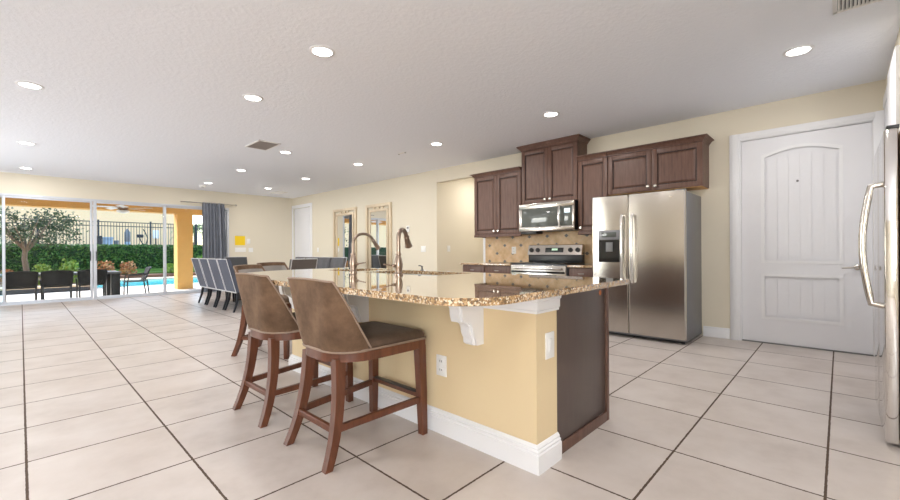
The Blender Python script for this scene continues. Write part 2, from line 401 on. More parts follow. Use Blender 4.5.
# far interior door (door_3)
D3 = sroot('door_3', (WX, 12.04, 0), 'white panelled interior door at the far end of the mirror wall')
mb = MB(); mb.bx(.03, .07, -.55, .55, .01, 2.45)
for z0, z1 in ((.2, .95), (1.1, 2.25)):
    for ya, yb in ((-.43, .43),):
        mb.bx(.018, .03, ya, yb, z0, z1, .01); 
mb.build('door_slab', 'door_white', D3)
mb = MB()
for a, b in ((-.66, -.56), (.55, .635)): mb.bx(-.02, 0, a, b, 0, 2.56, .004)
mb.bx(-.02, 0, -.56, .55, 2.46, 2.56, .004); mb.build('door_casing', 'white', D3)

# sliding glass wall (window_1): four panels, tracks, handles
W1 = sroot('window_1', (0, FY, 0), 'white framed sliding glass doors to the pool patio')
mb = MB(); mb.bx(-1.72, 4.13, .0, .12, 2.315, 2.36, .003); mb.bx(-1.72, 4.13, -.005, .12, 0, .03, .003); mb.bx(4.08, 4.13, .0, .12, .03, 2.315, .003); mb.bx(-1.72, -1.67, 0, .12, .03, 2.315)
mb.build('track_frame', 'alu', W1)
def panel(x0, x1, yy, tint='glass', sw=.062):
    p = MB()
    p.bx(x0, x0+sw, yy, yy+.04, .03, 2.315, .004); p.bx(x1-sw, x1, yy, yy+.04, .03, 2.315, .004)
    p.bx(x0+sw, x1-sw, yy, yy+.04, 2.275, 2.315, .003); p.bx(x0+sw, x1-sw, yy, yy+.04, .03, .075, .003)
    f = p.build('sliding_panel', 'alu', W1)
    g = MB(); g.bx(x0+sw, x1-sw, yy+.016, yy+.024, .075, 2.275); g.build('pane', tint, f)
    return f
pa = panel(-.268, 1.17, .015, sw=.046); pb = panel(1.18, 2.62, .015); pc = panel(2.56, 4.08, .065)
pd = panel(-1.66, -.228, .065, 'glass_teal', .040)
for par, x in ((pa, 1.125), (pb, 1.225)):
    h = MB(); h.tube([(x, .015, .92), (x, -.02, .93), (x, -.02, 1.12), (x, .015, 1.13)], .008, 8); h.build('handle', 'dark_metal', par)
# two further panes slid open and stacked at the left of the wall
for k, (x0, x1, yy) in enumerate(((-1.2, -.34, .02),)):
    g = MB(); g.bx(x0, x1, yy+.012, yy+.02, .09, 2.275); g.build('stacked_pane', 'glass_teal', W1)
# unseen windows behind / beside the camera, added to go with the fill lamps
def window(nm, axis, a0, a1, d0, d1, z0, z1):
    r = sroot(nm); f = MB(); g = MB()
    def q(mb, u0, u1, w0, w1, e0, e1): mb.bx(*((e0, e1, u0, u1) if axis == 'y' else (u0, u1, e0, e1)), w0, w1)
    am = (a0+a1)/2
    for u0, u1, w0, w1 in ((a0, a0+.05, z0, z1), (a1-.05, a1, z0, z1), (am-.03, am+.03, z0, z1), (a0, a1, z0, z0+.05), (a0, a1, z1-.05, z1)): q(f, u0, u1, w0, w1, d0, d1)
    f.build('window_frame', 'alu', r); q(g, a0, a1, z0, z1, d0+.02, d0+.026); g.build('pane', 'glass', r)
window('added_window_2', 'y', 7.2, 11.6, LX-.10, LX-.05, .5, 2.4)
window('added_window_3', 'x', -3.9, -1.3, BY-.10, BY-.05, .65, 2.35)

# ------------------------------------------------------------------ recessed lights, vents, detector
def lamp(x, y, label, name='recessed_light', pw=1.0):
    t = thing(name, label, 'ceiling light', (x, y, CZ), 0, 'recessed ceiling lights')
    MB().lathe([(.105, 0), (.105, -.006), (.098, -.010), (.082, -.010), (.078, -.004), (.078, 0)], seg=32).build('trim_ring', 'white', t)
    MB().lathe([(.0785, -.0015), (.0785, -.006), (.06, -.0075), (.01, -.008)], seg=32).build('lens', 'lens', t)
    l = bpy.data.lights.new('lamp', 'AREA'); l.shape = 'DISK'; l.size = .15; l.energy = LAMP_W*pw; l.color = LAMP_COL
    o = bpy.data.objects.new('lamp', l); COL.objects.link(o); o.location = (x, y, CZ-.014)
for x, y, lb in (
    (1.77, 3.17, 'largest round recessed ceiling light, over the stool side of the island'),
    (.07, 5.92, 'bright recessed ceiling light nearest the upper left corner of the photo'),
    (1.77, 4.67, 'recessed ceiling light second behind the one over the island, above the far stools'),
    (4.60, .25, 'recessed ceiling light in front of the white entry door'),
    (4.565, 2.60, 'recessed ceiling light in front of the tall cabinet over the microwave'),
    (4.55, 4.62, 'recessed ceiling light in front of the hallway opening'),
    (3.12, 6.83, 'recessed ceiling light just beside the grey ceiling vent'),
    (3.16, 8.98, 'recessed ceiling light between the grey vent and the smoke detector, left of the table'),
    (4.54, 6.78, 'recessed ceiling light in front of the nearer tall mirror'),
    (4.57, 8.97, 'recessed ceiling light in front of the farther tall mirror'),
    (.07, 9.07, 'recessed ceiling light at the left edge, second from the sliding doors'),
    (.08, 11.75, 'thin looking recessed ceiling light at the left edge nearest the sliding doors'),
    (4.56, 11.05, 'recessed ceiling light nearest the far corner of the room'),
    (3.18, 11.2, 'recessed ceiling light right above the smoke detector near the curtain')):
    lamp(x, y, lb)
for x, y in ((1.77, .3), (.07, 2.7), (-.6, -1.2)):    # lamps added out of view, over and behind the camera, for more light
    lamp(x, y, 'added, unseen recessed ceiling light over the near end of the room, above the camera')
lamp(7.1, 5.3, 'recessed ceiling light inside the hallway behind the header', pw=1.3)
def vent(x, y, sx, sy, label, n, mat='grey_plastic', rz=0, slat='plate'):
    t = thing('ceiling_vent', label, 'air vent', (x, y, CZ), rz, None)
    mb = MB(); f = .025
    for a in ((-sx/2, sx/2, -sy/2, -sy/2+f), (-sx/2, sx/2, sy/2-f, sy/2), (-sx/2, -sx/2+f, -sy/2, sy/2), (sx/2-f, sx/2, -sy/2, sy/2)): mb.bx(*a, -.012, 0, .002)
    mb.build('frame', 'plate', t)
    mb = MB(); mb.bx(-sx/2+f, sx/2-f, -sy/2+f, sy/2-f, -.003, 0); mb.build('backing', mat, t)
    mb = MB()
    for i in range(n):
        yy = -sy/2+f+(sy-2*f)*(i+.5)/n
        mb.bx(-sx/2+f, sx/2-f, -.002, .002, -.009, .009, 0, Matrix.Translation((0, yy, -.008)) @ Matrix.Rotation(.7, 4, 'X'))
    mb.build('slats', slat, t); return t
vent(2.66, 6.63, .34, .56, 'grey louvred ceiling vent beside a recessed light', 16, 'vent_grey', 0, 'vent_grey')
vent(3.80, -.095, .5, .25, 'white ceiling vent with dark slots above the entry at upper right', 10, 'black')
vent(5.1, 11.6, .3, .5, 'faint white ceiling vent near the far corner of the room', 10, 'plate')
t = thing('smoke_detector', 'round white smoke detector on the ceiling near the curtain', 'smoke detector', (3.19, 11.7, CZ))
MB().lathe([(.075, 0), (.075, -.02), (.06, -.04), (.02, -.045)], seg=24).build('housing', 'plate', t)
MB().lathe([(.03, -.044), (.028, -.052), (.005, -.053)], seg=16).build('sensor_cap', 'grey_plastic', t)
t = thing('ceiling_bracket', 'tiny white bracket with dark ends on the ceiling before the hallway', 'ceiling bracket', (4.56, 5.48, CZ))
MB().bx(-.02, .02, -.09, .09, -.006, 0, .002).build('bracket_plate', 'plate', t)
for s in (-1, 1): MB().lathe([(.012, -.006), (.012, -.014)], c=(0, s*.085, 0), seg=10).build('screw', 'grey_plastic', t)

# ------------------------------------------------------------------ island
IW0, IW1, IE, IFAR = 1.762, 1.962, 1.09, 3.74
isl = thing('kitchen_island', 'tan kitchen island with dark end panel and white moldings under the granite top', 'kitchen island', (2.2, 2.4, 0))
def ib(x0, x1, y0, y1, z0, z1): return (x0-2.2, x1-2.2, y0-2.4, y1-2.4, z0, z1)
MB().bx(*ib(IW0, IW1, IE, IFAR, 0, .885)).build('knee_wall', 'island_wall', isl)
pth = [(IW1+.004-2.2, IE-2.4), (IW0-2.2, IE-2.4), (IW0-2.2, IFAR-2.4), (IW1-2.2, IFAR-2.4)]
sweep(pth, [(-.001, 0), (.025, 0), (.025, .092), (.019, .097), (.020, .108), (.012, .113), (.013, .122), (.004, .134), (-.001, .136)]).build('baseboard', 'white', isl, 20)
pth[0] = (IW1+.012-2.2, IE-2.4)
sweep(pth, [(-.001, .785), (.008, .785), (.008, .797), (.014, .803), (.014, .842), (.022, .850), (.022, .858), (.034, .872), (.040, .886), (-.001, .886)]).build('crown_molding', 'white', isl, 20)
mb = MB(); mb.bx(*ib(IW1, 2.64, 1.115, IFAR, .09, .66)); mb.bx(*ib(2.56, 2.64, 1.115, IFAR, .66, .885)); mb.bx(*ib(IW1, 2.56, 1.115, 2.08, .66, .885)); mb.bx(*ib(IW1, 2.56, 3.67, IFAR, .66, .885)); mb.build('cabinet_box', 'cab', isl)
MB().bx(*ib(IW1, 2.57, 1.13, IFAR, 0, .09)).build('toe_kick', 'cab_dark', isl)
MB().bx(*ib(IW1, 2.60, 1.10, 1.115, .06, .885), .001).build('end_panel', 'panel', isl)
mb = MB(); mb.bx(*ib(2.60, 2.638, 1.088, 1.115, .0, .885), .002); mb.bx(*ib(IW1+.006, 2.60, 1.088, 1.10, .0, .06), .002)
mb.build('end_stile', 'cab', isl)
MB().lathe([(.016, 0), (.016, .002)], M=Matrix.Translation((2.53-2.2, 1.1-2.4, .83)) @ Matrix.Rotation(PI/2, 4, 'X'), seg=16).build('sticker_dot', flat('orange_sticker', (.6, .2, .06)), isl)
for y0 in (1.16, 1.80, 2.44, 3.08):
    d = MB(); d.bx(*ib(2.64, 2.66, y0, y0+.60, .12, .86), .004); dd = d.build('door', 'cab', isl)
    k = MB(); k.lathe([(.006, 0), (.006, .015), (.015, .02), (.012, .03)], M=Matrix.Translation((2.66-2.2, y0+.54-2.4, .78)) @ Matrix.Rotation(PI/2, 4, 'Y'), seg=12); k.build('knob', 'nickel', dd)
def corbel(y):          # scrolled white bracket under the overhang
    pr = [(0, .0), (0, .885), (-.30, .885), (-.30, .862)]
    pts = [(0, .585), (-.055, .585), (-.068, .595), (-.07, .62)]
    pts += [(-.07-.02*math.sin(PI/2*k/5), .62+.05*k/5) for k in range(1, 6)]
    pts += [(-.09-.075*(1-math.cos(PI/2*k/8)), .67+.055*math.sin(PI/2*k/8)) for k in range(1, 9)]
    pts += [(-.165-.012*math.sin(PI/2*k/5), .725+.055*k/5) for k in range(1, 6)]
    pts += [(-.177-.075*(1-math.cos(PI/2*k/8)), .78+.07*math.sin(PI/2*k/8)) for k in range(1, 9)]
    pts += [(-.262, .852), (-.262, .886), (0, .886)]
    c = MB(); c.prism([(IW0-2.2-.0+px, pz) for px, pz in pts], y-.045-2.4, y+.045-2.4, 'y'); 
    c2 = MB(); c2.prism([(IW0-2.2+px*1.06-.006 if px < 0 else IW0-2.2, pz) for px, pz in pts], y-.03-2.4, y+.03-2.4, 'y')
    o = c.build('corbel', 'white', isl); c2.build('corbel_face', 'white', o); return o
corbel(1.47); corbel(2.55); corbel(3.55)
def rrect(x0, x1, y0, y1, rs, n=10):
    out = []
    for (cx, cy, sx, sy, a0), r in zip(((x0, y0, 1, 1, PI), (x1, y0, -1, 1, 1.5*PI), (x1, y1, -1, -1, 0), (x0, y1, 1, -1, .5*PI)), rs):
        for k in range(n+1):
            a = a0+PI/2*k/n; out.append((cx+sx*r+r*math.cos(a), cy+sy*r+r*math.sin(a)))
    return out
CT = .92; SK = ((2.05, 2.52, 2.14, 3.02), (2.05, 2.52, 3.17, 3.62))
def slab(outer, holes, z0, z1):
    bm = bmesh.new(); es = []
    for lp in [outer]+holes:
        vs = [bm.verts.new((*p, 0)) for p in lp]; es += [bm.edges.new((vs[i], vs[(i+1) % len(vs)])) for i in range(len(vs))]
    bmesh.ops.triangle_fill(bm, edges=es, use_beauty=True)
    fs = list(bm.faces)
    r = bmesh.ops.extrude_face_region(bm, geom=fs)
    for v in bm.verts: v.co.z = z0
    for g in r['geom']:
        if isinstance(g, bmesh.types.BMVert): g.co.z = z1
    bmesh.ops.recalc_face_normals(bm, faces=bm.faces)
    bm.verts.index_update(); mb = MB(); mb.add([v.co[:] for v in bm.verts], [[v.index for v in f.verts] for f in bm.faces]); bm.free(); return mb
outer = rrect(1.112, 2.625, .948, 4.0, (.24, .02, .12, .90))
holes = [rrect(*s, (.04,)*4, 4)[::-1] for s in SK]
ct = slab(outer, holes, CT-.032, CT).build('island_countertop', 'granite', None, 30)
tag(ct, 'speckled tan granite countertop with rounded corner on the island', 'countertop')
bv = ct.modifiers.new('bevel', 'BEVEL'); bv.width = .006; bv.segments = 2; bv.limit_method = 'ANGLE'
for (x0, x1, y0, y1), lb in zip(SK, ('steel sink bowl in the island beside the nearer faucet', 'steel sink bowl in the island beside the farther faucet')):
    t = thing('sink', lb, 'sink', ((x0+x1)/2, (y0+y1)/2, .70)); hx, hy = (x1-x0)/2, (y1-y0)/2; e = .012
    rs = [rrect(-hx-e, hx+e, -hy-e, hy+e, (.05,)*4, 4), rrect(-hx-.002, hx+.002, -hy-.002, hy+.002, (.045,)*4, 4), rrect(-hx+.01, hx-.01, -hy+.01, hy-.01, (.05,)*4, 4), rrect(-hx+.03, hx-.03, -hy+.03, hy-.03, (.05,)*4, 4)]
    zs = (.186, .186, .01, 0)
    mb = MB(); mb.rings([[(p[0], p[1], z) for p in r] for r, z in zip(rs, zs)], cap=False); mb.add([(*p, 0) for p in rs[-1]], [list(range(len(rs[-1])))]); mb.build('basin', 'basin', t)
    MB().lathe([(.045, .001), (.045, .004), (.03, .005), (.005, .003)], seg=20).build('drain', 'nickel', t)

def faucet(loc, spout, label, hgt=.345, reach=.2, lever=PI, r=.0125):
    t = thing('faucet', label, 'faucet', (loc[0], loc[1], CT), spout)
    MB().lathe([(.034, 0), (.034, .008), (.026, .018), (.025, .03), (.031, .055), (.032, .08), (.026, .115), (.019, .145), (.017, .15), (.022, .153), (.022, .162), (.016, .166)], seg=20).build('body', 'bronze', t)
    pts = [(0, 0, .16), (0, 0, hgt-reach*.42)]; R = reach/2; zc = hgt-reach*.42
    pts += [(R-R*math.cos(PI*k/14), 0, zc+reach*.42*math.sin(PI*k/14)) for k in range(1, 13)]
    MB().tube(pts, r, 12).build('spout', 'bronze', t)
    e = Vector(pts[-1]); d = (Vector(pts[-1])-Vector(pts[-2])).normalized()
    MB().tube([e-d*.002, e+d*.012, e+d*.02, e+d*.075, e+d*.10, e+d*.106], [q*r/.0125 for q in (.014, .018, .015, .019, .024, .018)], 14).build('spray_head', 'bronze', t)
    c, s = math.cos(lever), math.sin(lever)
    MB().tube([(.02*c, .02*s, .07), (.05*c, .05*s, .072), (.056*c, .056*s, .073), (.13*c, .13*s, .085)], [.012, .012, .006, .005], 10).build('lever', 'bronze', t)
    return t
faucet((1.965, 2.41), .55, 'taller brown metal faucet standing nearest on the island', .348, .2, 2.5, .0165)
faucet((1.985, 3.05), -.05, 'brown gooseneck faucet farther along the island, before the mirrors', .335, .21, -1.2)
t = thing('soap_dispenser', 'small dark soap dispenser right of the nearer faucet', 'soap dispenser', (2.58, 2.82, CT))
MB().lathe([(.016, 0), (.016, .006), (.009, .01), (.008, .03), (.011, .032), (.011, .038)], seg=14).build('pump', 'grey_plastic', t)
MB().tube([(0, 0, .036), (-.03, -.01, .046), (-.06, -.02, .046)], .005, 8).build('nozzle', 'grey_plastic', t)

def plate(name, label, cat, loc, normal, wd=.075, hg=.12, kind='outlet', group=None, tk=.006):
    # thin wall plate; normal: '-x' '-y'
    rz = {'-x': 0, '-y': PI/2}[normal]
    t = thing(name, label, cat, loc, rz, group)
    MB().bx(-tk, 0, -wd/2, wd/2, -hg/2, hg/2, .002).build('cover_plate', 'plate', t)
    if kind == 'outlet':
        for z in (-.026, .026):
            r = MB(); r.bx(-tk-.003, -tk+.001, -.019, .019, z-.017, z+.017, .003); ro = r.build('receptacle', 'plate', t)
            s_ = MB(); s_.bx(-tk-.0045, -tk-.0025, -.009, -.006, z-.004, z+.008); s_.bx(-tk-.0045, -tk-.0025, .006, .009, z-.004, z+.008); s_.build('slots', 'black', ro)
    elif kind == 'switch':
        n = max(1, round(wd/.06))
        for i in range(n):
            y = (i-(n-1)/2)*.05; MB().bx(-tk-.004, -tk+.001, y-.016, y+.016, -.033, .033, .002).build('rocker', 'plate', t)
    return t
plate('electrical_outlet', 'white outlet on the long tan side of the island by the stool', 'outlet', (IW0, 1.752, .405), '-x', .085, .125)
plate('electrical_outlet', 'white blank outlet cover on the narrow tan end of the island', 'outlet', (1.885, IE, .61), '-y', .085, .135, 'switch')
plate('electrical_outlet', 'white outlet on the tiled backsplash left of the range', 'outlet', (5.988, 4.15, 1.105), '-x', .09, .125)
plate('light_switch', 'white double switch plate on the wall between hallway and mirrors', 'light switch', (WX, 6.51, 1.145), '-x', .15, .13, 'switch')
t = plate('thermostat', 'small white thermostat with dark face above the double switch plate', 'thermostat', (WX, 7.0, 1.60), '-x', .10, .14, 'none', tk=.022)
MB().bx(-.0235, -.0215, -.03, .03, .0, .045, .001).build('screen', 'grey_plastic', t)
plate('light_switch', 'single white switch on the hallway side wall', 'light switch', (6.35, 6.09, 1.15), '-y', .09, .13, 'switch')
plate('light_switch', 'wide white switch plate under the yellow paper on the far wall', 'light switch', (4.43, FY, 1.165), '-y', .3, .13, 'switch')
plate('light_switch', 'square white switch plate right of the wide one under the yellow paper', 'light switch', (4.72, FY, 1.16), '-y', .13, .13, 'switch')
plate('wall_control', 'small white wall control beside the yellow paper', 'wall control', (4.66, FY, 1.42), '-y', .08, .14, 'none', tk=.02)
plate('light_switch', 'small white switch beside the far interior door', 'light switch', (WX, 11.05, 1.15), '-x', .09, .13, 'switch')
tag(box('notice_sheet', 'yellow', 4.28, 4.56, FY-.004, FY, 1.30, 1.57), 'blank bright yellow sheet fixed to the far wall', 'paper sheet')

# ------------------------------------------------------------------ kitchen run on the right wall
def shaker_door(y0, y1, z0, z1, parent, x, knob=None, handle=False, name='door'):
    # raised-panel door with its front at x (facing -x)
    mb = MB(); s = .062; t_ = .02
    mb.bx(x, x+t_, y0, y0+s, z0, z1, .002); mb.bx(x, x+t_, y1-s, y1, z0, z1, .002)
    mb.bx(x, x+t_, y0+s, y1-s, z1-s, z1, .002); mb.bx(x, x+t_, y0+s, y1-s, z0, z0+s, .002)
    d = mb.build(name, 'cab', parent)
    p = MB(); a, b, c, e = y0+s-.002, y1-s+.002, z0+s-.002, z1-s+.002; k = .034
    p.rings([[(x+.013, a, c), (x+.013, b, c), (x+.013, b, e), (x+.013, a, e)], [(x+.013, a+.016, c+.016), (x+.013, b-.016, c+.016), (x+.013, b-.016, e-.016), (x+.013, a+.016, e-.016)],
             [(x+.004, a+k, c+k), (x+.004, b-k, c+k), (x+.004, b-k, e-k), (x+.004, a+k, e-k)]])
    p.build('raised_panel', 'cab', d, 12)
    g = MB(); w_ = .014
    for q in ((a, a+w_, c, e), (b-w_, b, c, e), (a, b, c, c+w_), (a, b, e-w_, e)): g.bx(x+.010, x+.0135, *q)
    g.build('groove_shade', 'cab_dark', d)  # dark strips that paint the shade in the grooves around the panel
    if knob: MB().lathe([(.007, 0), (.009, .014), (.023, .020), (.024, .028), (.014, .037)], M=Matrix.Translation((x, knob[0], knob[1])) @ Matrix.Rotation(-PI/2, 4, 'Y'), seg=14).build('knob', 'nickel', d)
    return d
UX = 5.67
def upper(label, y0, y1, z0, z1, ndoor, crown, rail=True, knobside=0, raw=False, ends=(False, False)):
    cy = (y0+y1)/2; t = thing('wall_cabinet', label, 'wall cabinet', (UX, cy, z0), 0, 'dark wood wall cabinets')
    a, b = y0-cy, y1-cy; h = z1-z0
    MB().bx(.02, WX-UX-.001, a, b, 0, h).build('cabinet_box', 'cab', t)
    if ndoor == 2:
        for s in (0, 1):
            da, db = (a+.003, -.0015) if s == 0 else (.0015, b-.003)
            shaker_door(da, db, .004, h-.004, t, 0, (-.045 if s == 0 else .045, .055))
    else: shaker_door(a+.003, b-.003, .004, h-.004, t, 0, (b-.05, .055))
    # crown: sloping profile along front, mitred to the ends
    mb = MB(); o = .055
    rs = [[(.0, a-(.0 if not ends[0] else 0), h), (.0, b, h), (WX-UX-.001, b, h), (WX-UX-.001, a, h)]]
    for f, zz in ((.006, .0), (.006, .012), (.014, .018), (.03, .04), (.045, .052), (.055, crown-.012), (.058, crown-.01), (.058, crown)):
        e0 = f if ends[0] else 0; e1 = f if ends[1] else 0
        rs.append([(-f, a-e0, h+zz), (-f, b+e1, h+zz), (WX-UX-.001, b+e1, h+zz), (WX-UX-.001, a-e0, h+zz)])
    mb.rings(rs); mb.build('crown_molding', 'cab', t, 12)
    if rail:
        mb = MB(); mb.bx(-.008, .02, a, b, -.045, 0, .004); mb.bx(.02, WX-UX-.001, b-.02, b, -.045, 0); mb.bx(-.014, .0, a, b, -.045, -.03, .003); mb.build('light_rail', 'cab', t)
    if raw: MB().bx(.022, WX-UX-.002, a+.012, b-.002, -.006, 0).build('bottom_panel', 'raw', t)
    return t
upper('dark wood two-door wall cabinet at the left end, beside the hallway', 3.785, 4.79, 1.385, 2.41, 2, .065, ends=(False, True))
upper('tallest dark wood wall cabinet, two doors, directly above the microwave', 2.80, 3.775, 1.845, 2.715, 2, .08, rail=False, ends=(True, True))
upper('narrow single-door dark wood wall cabinet between microwave and refrigerator', 2.352, 2.792, 1.375, 2.41, 1, .065, ends=(False, False))
upper('short wide two-door dark wood cabinet mounted over the steel refrigerator', 1.19, 2.346, 1.872, 2.41, 2, .065, rail=False, raw=True, ends=(True, False))
BX = 5.39
def base(label, y0, y1):
    cy = (y0+y1)/2; t = thing('base_cabinet', label, 'base cabinet', (BX, cy, 0), 0, 'dark wood base cabinets'); a, b = y0-cy, y1-cy
    MB().bx(.02, WX-BX-.003, a, b, .10, .855).build('cabinet_box', 'cab', t)
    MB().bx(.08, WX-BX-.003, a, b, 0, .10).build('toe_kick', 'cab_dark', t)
    dr = MB().bx(0, .02, a+.004, b-.004, .70, .845, .004).build('drawer', 'cab', t)
    MB().tube([(0, -.045, .775), (-.025, -.04, .772), (-.028, 0, .770), (-.025, .04, .772), (0, .045, .775)], .006, 8).build('handle', 'steel_h', dr)
    shaker_door(a+.004, b-.004, .11, .69, t, 0, (b-.05, .63)); return t
base('small dark base cabinet with a drawer at the left end by the hallway', 4.335, 4.83)
base('dark base cabinet with a drawer immediately left of the range', 3.795, 4.328)
base('dark base cabinet with a drawer between range and refrigerator', 2.40, 2.80)
def counter(label, y0, y1):
    o = MB().bx(5.355, WX-.001, y0, y1, .857, .89, .005).build('countertop', 'granite'); return tag(o, label, 'countertop')
counter('granite worktop left of the range along the back wall', 3.79, 4.85)
counter('short granite worktop between the range and the refrigerator', 2.395, 2.805)
struct(box('backsplash', 'backsplash', 5.988, WX-.0005, 2.36, 4.79, .892, 1.84), 'diagonal tan tile backsplash with small grey insets behind the range')
struct(box('trim_1', 'white', 5.985, WX-.0005, 4.792, 4.84, .892, 1.38))

# range
rg = thing('range', 'stainless steel range with black glass top under the microwave', 'range', (5.35, 3.30, 0))
MB().bx(.03, .60, -.475, .475, .03, .895, .004).build('body', 'steel_side', rg)
MB().bx(.0, .60, -.48, .48, .895, .912, .005).build('cooktop', 'black_glass', rg)
mb = MB()
for x, y, r in ((.18, -.24, .10), (.18, .24, .12), (.44, -.24, .09), (.44, .24, .09)): mb.lathe([(r, .9125), (r, .9132), (r-.006, .9132), (r-.006, .9125)], c=(x, y, 0), seg=28)
mb.build('burner_ring', 'grey_plastic', rg)
od = MB().bx(.0, .03, -.472, .472, .24, .875, .006).build('oven_door', 'steel', rg)
MB().bx(-.003, .002, -.33, .33, .36, .74, .004).build('window', 'black_glass', od)
MB().tube([(0, -.42, .835), (-.045, -.42, .835), (-.05, -.38, .835), (-.05, .38, .835), (-.045, .42, .835), (0, .42, .835)], .013, 10).build('handle', 'steel_h', od)
MB().bx(-.001, .004, -.46, .46, .76, .79, .001).build('dark_gap', 'black_glass', od)
wd = MB().bx(.0, .03, -.472, .472, .05, .225, .006).build('warming_drawer', 'steel', rg)
mb = MB(); mb.bx(.52, .60, -.475, .475, .912, 1.03, .004); mb.build('backguard', 'black', rg)
mb = MB(); mb.prism([(.49, 1.03), (.60, 1.03), (.60, 1.175), (.555, 1.195), (.53, 1.185)], -.475, .475, 'y'); cp = mb.build('control_panel', 'steel', rg)
sl = math.atan2(.04, .155)
def onpanel(y, z0, r, dep, nm, mat):
    M = Matrix.Translation((.49+.04*(z0-1.03)/.155-.0005, y, z0)) @ Matrix.Rotation(-PI/2+sl, 4, 'Y')
    MB().lathe([(r, 0), (r, dep*.4), (r*.8, dep*.5), (r*.75, dep)], M=M, seg=18).build(nm, mat, cp)
for y in (-.41, -.29, .29, .41): onpanel(y, 1.105, .036, .03, 'knob', 'black')
M = Matrix.Translation((.508, 0, 1.105)) @ Matrix.Rotation(sl, 4, 'Y')
dp = MB().bx(-.004, .004, -.17, .15, -.038, .038, .003, M).build('display_panel', 'black', cp)
M2 = Matrix.Translation((.504, -.02, 1.115)) @ Matrix.Rotation(sl, 4, 'Y')
MB().bx(-.003, .003, -.05, .05, -.016, .016, 0, M2).build('clock', 'display', dp)
for s in (-.4, .4): MB().lathe([(.02, 0), (.02, .03)], c=(.12, s, 0), seg=10).build('foot', 'black', rg)
for s in (-.4, .4): MB().lathe([(.02, 0), (.02, .03)], c=(.5, s, 0), seg=10).build('foot', 'black', rg)

# microwave
mw = thing('microwave', 'stainless over-the-range microwave under the tallest cabinet', 'microwave', (5.58, 3.287, 1.405))
MB().bx(.03, WX-5.58-.013, -.475, .475, .0, .435, .004).build('body', 'black', mw)
mb = MB(); fx = 0
for q in ((-.48, .48, .355, .435), (-.48, .48, 0, .065), (-.48, -.445, .065, .355), (.425, .48, .065, .355)): mb.bx(0, .03, *q, .004)
fr = mb.build('front_frame', 'steel', mw)
MB().bx(.006, .03, -.215, .43, .06, .36, .002).build('door_window', 'mw_glass', mw)
kp = MB().bx(.004, .03, -.446, -.29, .06, .36, .002).build('keypad', 'mw_glass', mw)
MB().bx(.002, .005, -.41, -.32, .255, .32, .001).build('clock', 'display_blue', kp)
MB().bx(.006, .03, -.291, -.213, .06, .36, .001).build('door_edge', 'mw_glass', mw)
MB().tube([(.006, -.255, .055), (-.03, -.255, .065), (-.042, -.255, .13), (-.045, -.255, .21), (-.042, -.255, .29), (-.03, -.255, .355), (.006, -.255, .365)], [.012, .016, .02, .021, .02, .016, .012], 10).build('handle', 'steel_h', mw)
MB().bx(.05, .25, .19, .47, -.04, 0, .003).build('vent_box', 'black', mw)

# refrigerator in the kitchen run
fr = thing('refrigerator', 'large side-by-side stainless refrigerator with ice dispenser in the kitchen run', 'refrigerator', (5.24, 1.83, 0))
MB().bx(.055, .745, -.555, .555, .03, 1.775, .006).build('cabinet_body', 'steel_side', fr)
MB().bx(.06, .70, -.53, .53, .012, .03).build('base_grille', 'black', fr)
def fdoor(y0, y1, z0, z1, hole=None):
    n = 10
    def xf(y): return -.012*(1-((y-(y0+y1)/2)/((y1-y0)/2))**2) - .0
    mb = MB(); ys = [y0+.006, y0]+[]; 
    edge = [(.05, y0), (.012, y0), (.004, y0+.006)]; mid = [(xf(y0+.012+(y1-y0-.024)*k/n), y0+.012+(y1-y0-.024)*k/n) for k in range(n+1)]
    poly = edge+mid+[(.004, y1-.006), (.012, y1), (.05, y1)]
    mb.prism(poly, z0, z1, 'z'); return mb
d1 = fdoor(-.552, .083, .06, 1.79).build('door', 'steel', fr)
d2 = fdoor(.089, .552, .06, 1.79).build('door', 'steel', fr)
def fhandle(y, par, sgn=1):
    MB().tube([(.0, y, .70), (-.05, y, .705), (-.062, y, .76), (-.072, y, 1.1), (-.062, y, 1.48), (-.05, y, 1.53), (.0, y, 1.535)], [.016, .019, .019, .019, .019, .019, .016], 12).build('handle', 'steel_h', par)
fhandle(.02, d1); fhandle(.145, d2)
dz = MB(); y0, y1 = .185, .458
dz.bx(-.018, .004, y0, y1, 1.23, 1.355, .004); o = dz.build('dispenser_panel', 'steel_side', d2); MB().bx(-.0195, -.017, y0+.04, y1-.04, 1.265, 1.33, .001).build('dispenser_display', 'mw_glass', o)
mb = MB(); mb.bx(-.0165, .004, y0, y0+.015, .955, 1.23); mb.bx(-.0165, .004, y1-.015, y1, .955, 1.23); mb.bx(-.018, .004, y0, y1, .945, .965); mb.bx(-.0125, .004, y0+.015, y1-.015, .965, 1.23); rc = mb.build('dispenser_recess', 'black_glass', d2)
MB().bx(-.024, -.013, .27, .36, 1.08, 1.2, .003).build('paddle', 'grey_plastic', rc)
MB().lathe([(.018, 0), (.018, .003), (.012, .004)], M=Matrix.Translation((-.007, -.41, 1.725)) @ Matrix.Rotation(-PI/2, 4, 'Y'), seg=18).build('badge', 'nickel', d1)
for s in (-1, 1): MB().bx(-.0, .10, s*.5-.05, s*.5+.05, 1.777, 1.80, .004).build('hinge_cover', 'steel_side', fr)
for s in (-.5, .5): MB().lathe([(.022, 0), (.022, .03)], c=(.1, s, 0), seg=12).build('foot', 'black', fr)
for s in (-.5, .5): MB().lathe([(.022, 0), (.022, .03)], c=(.66, s, 0), seg=12).build('foot', 'black', fr)

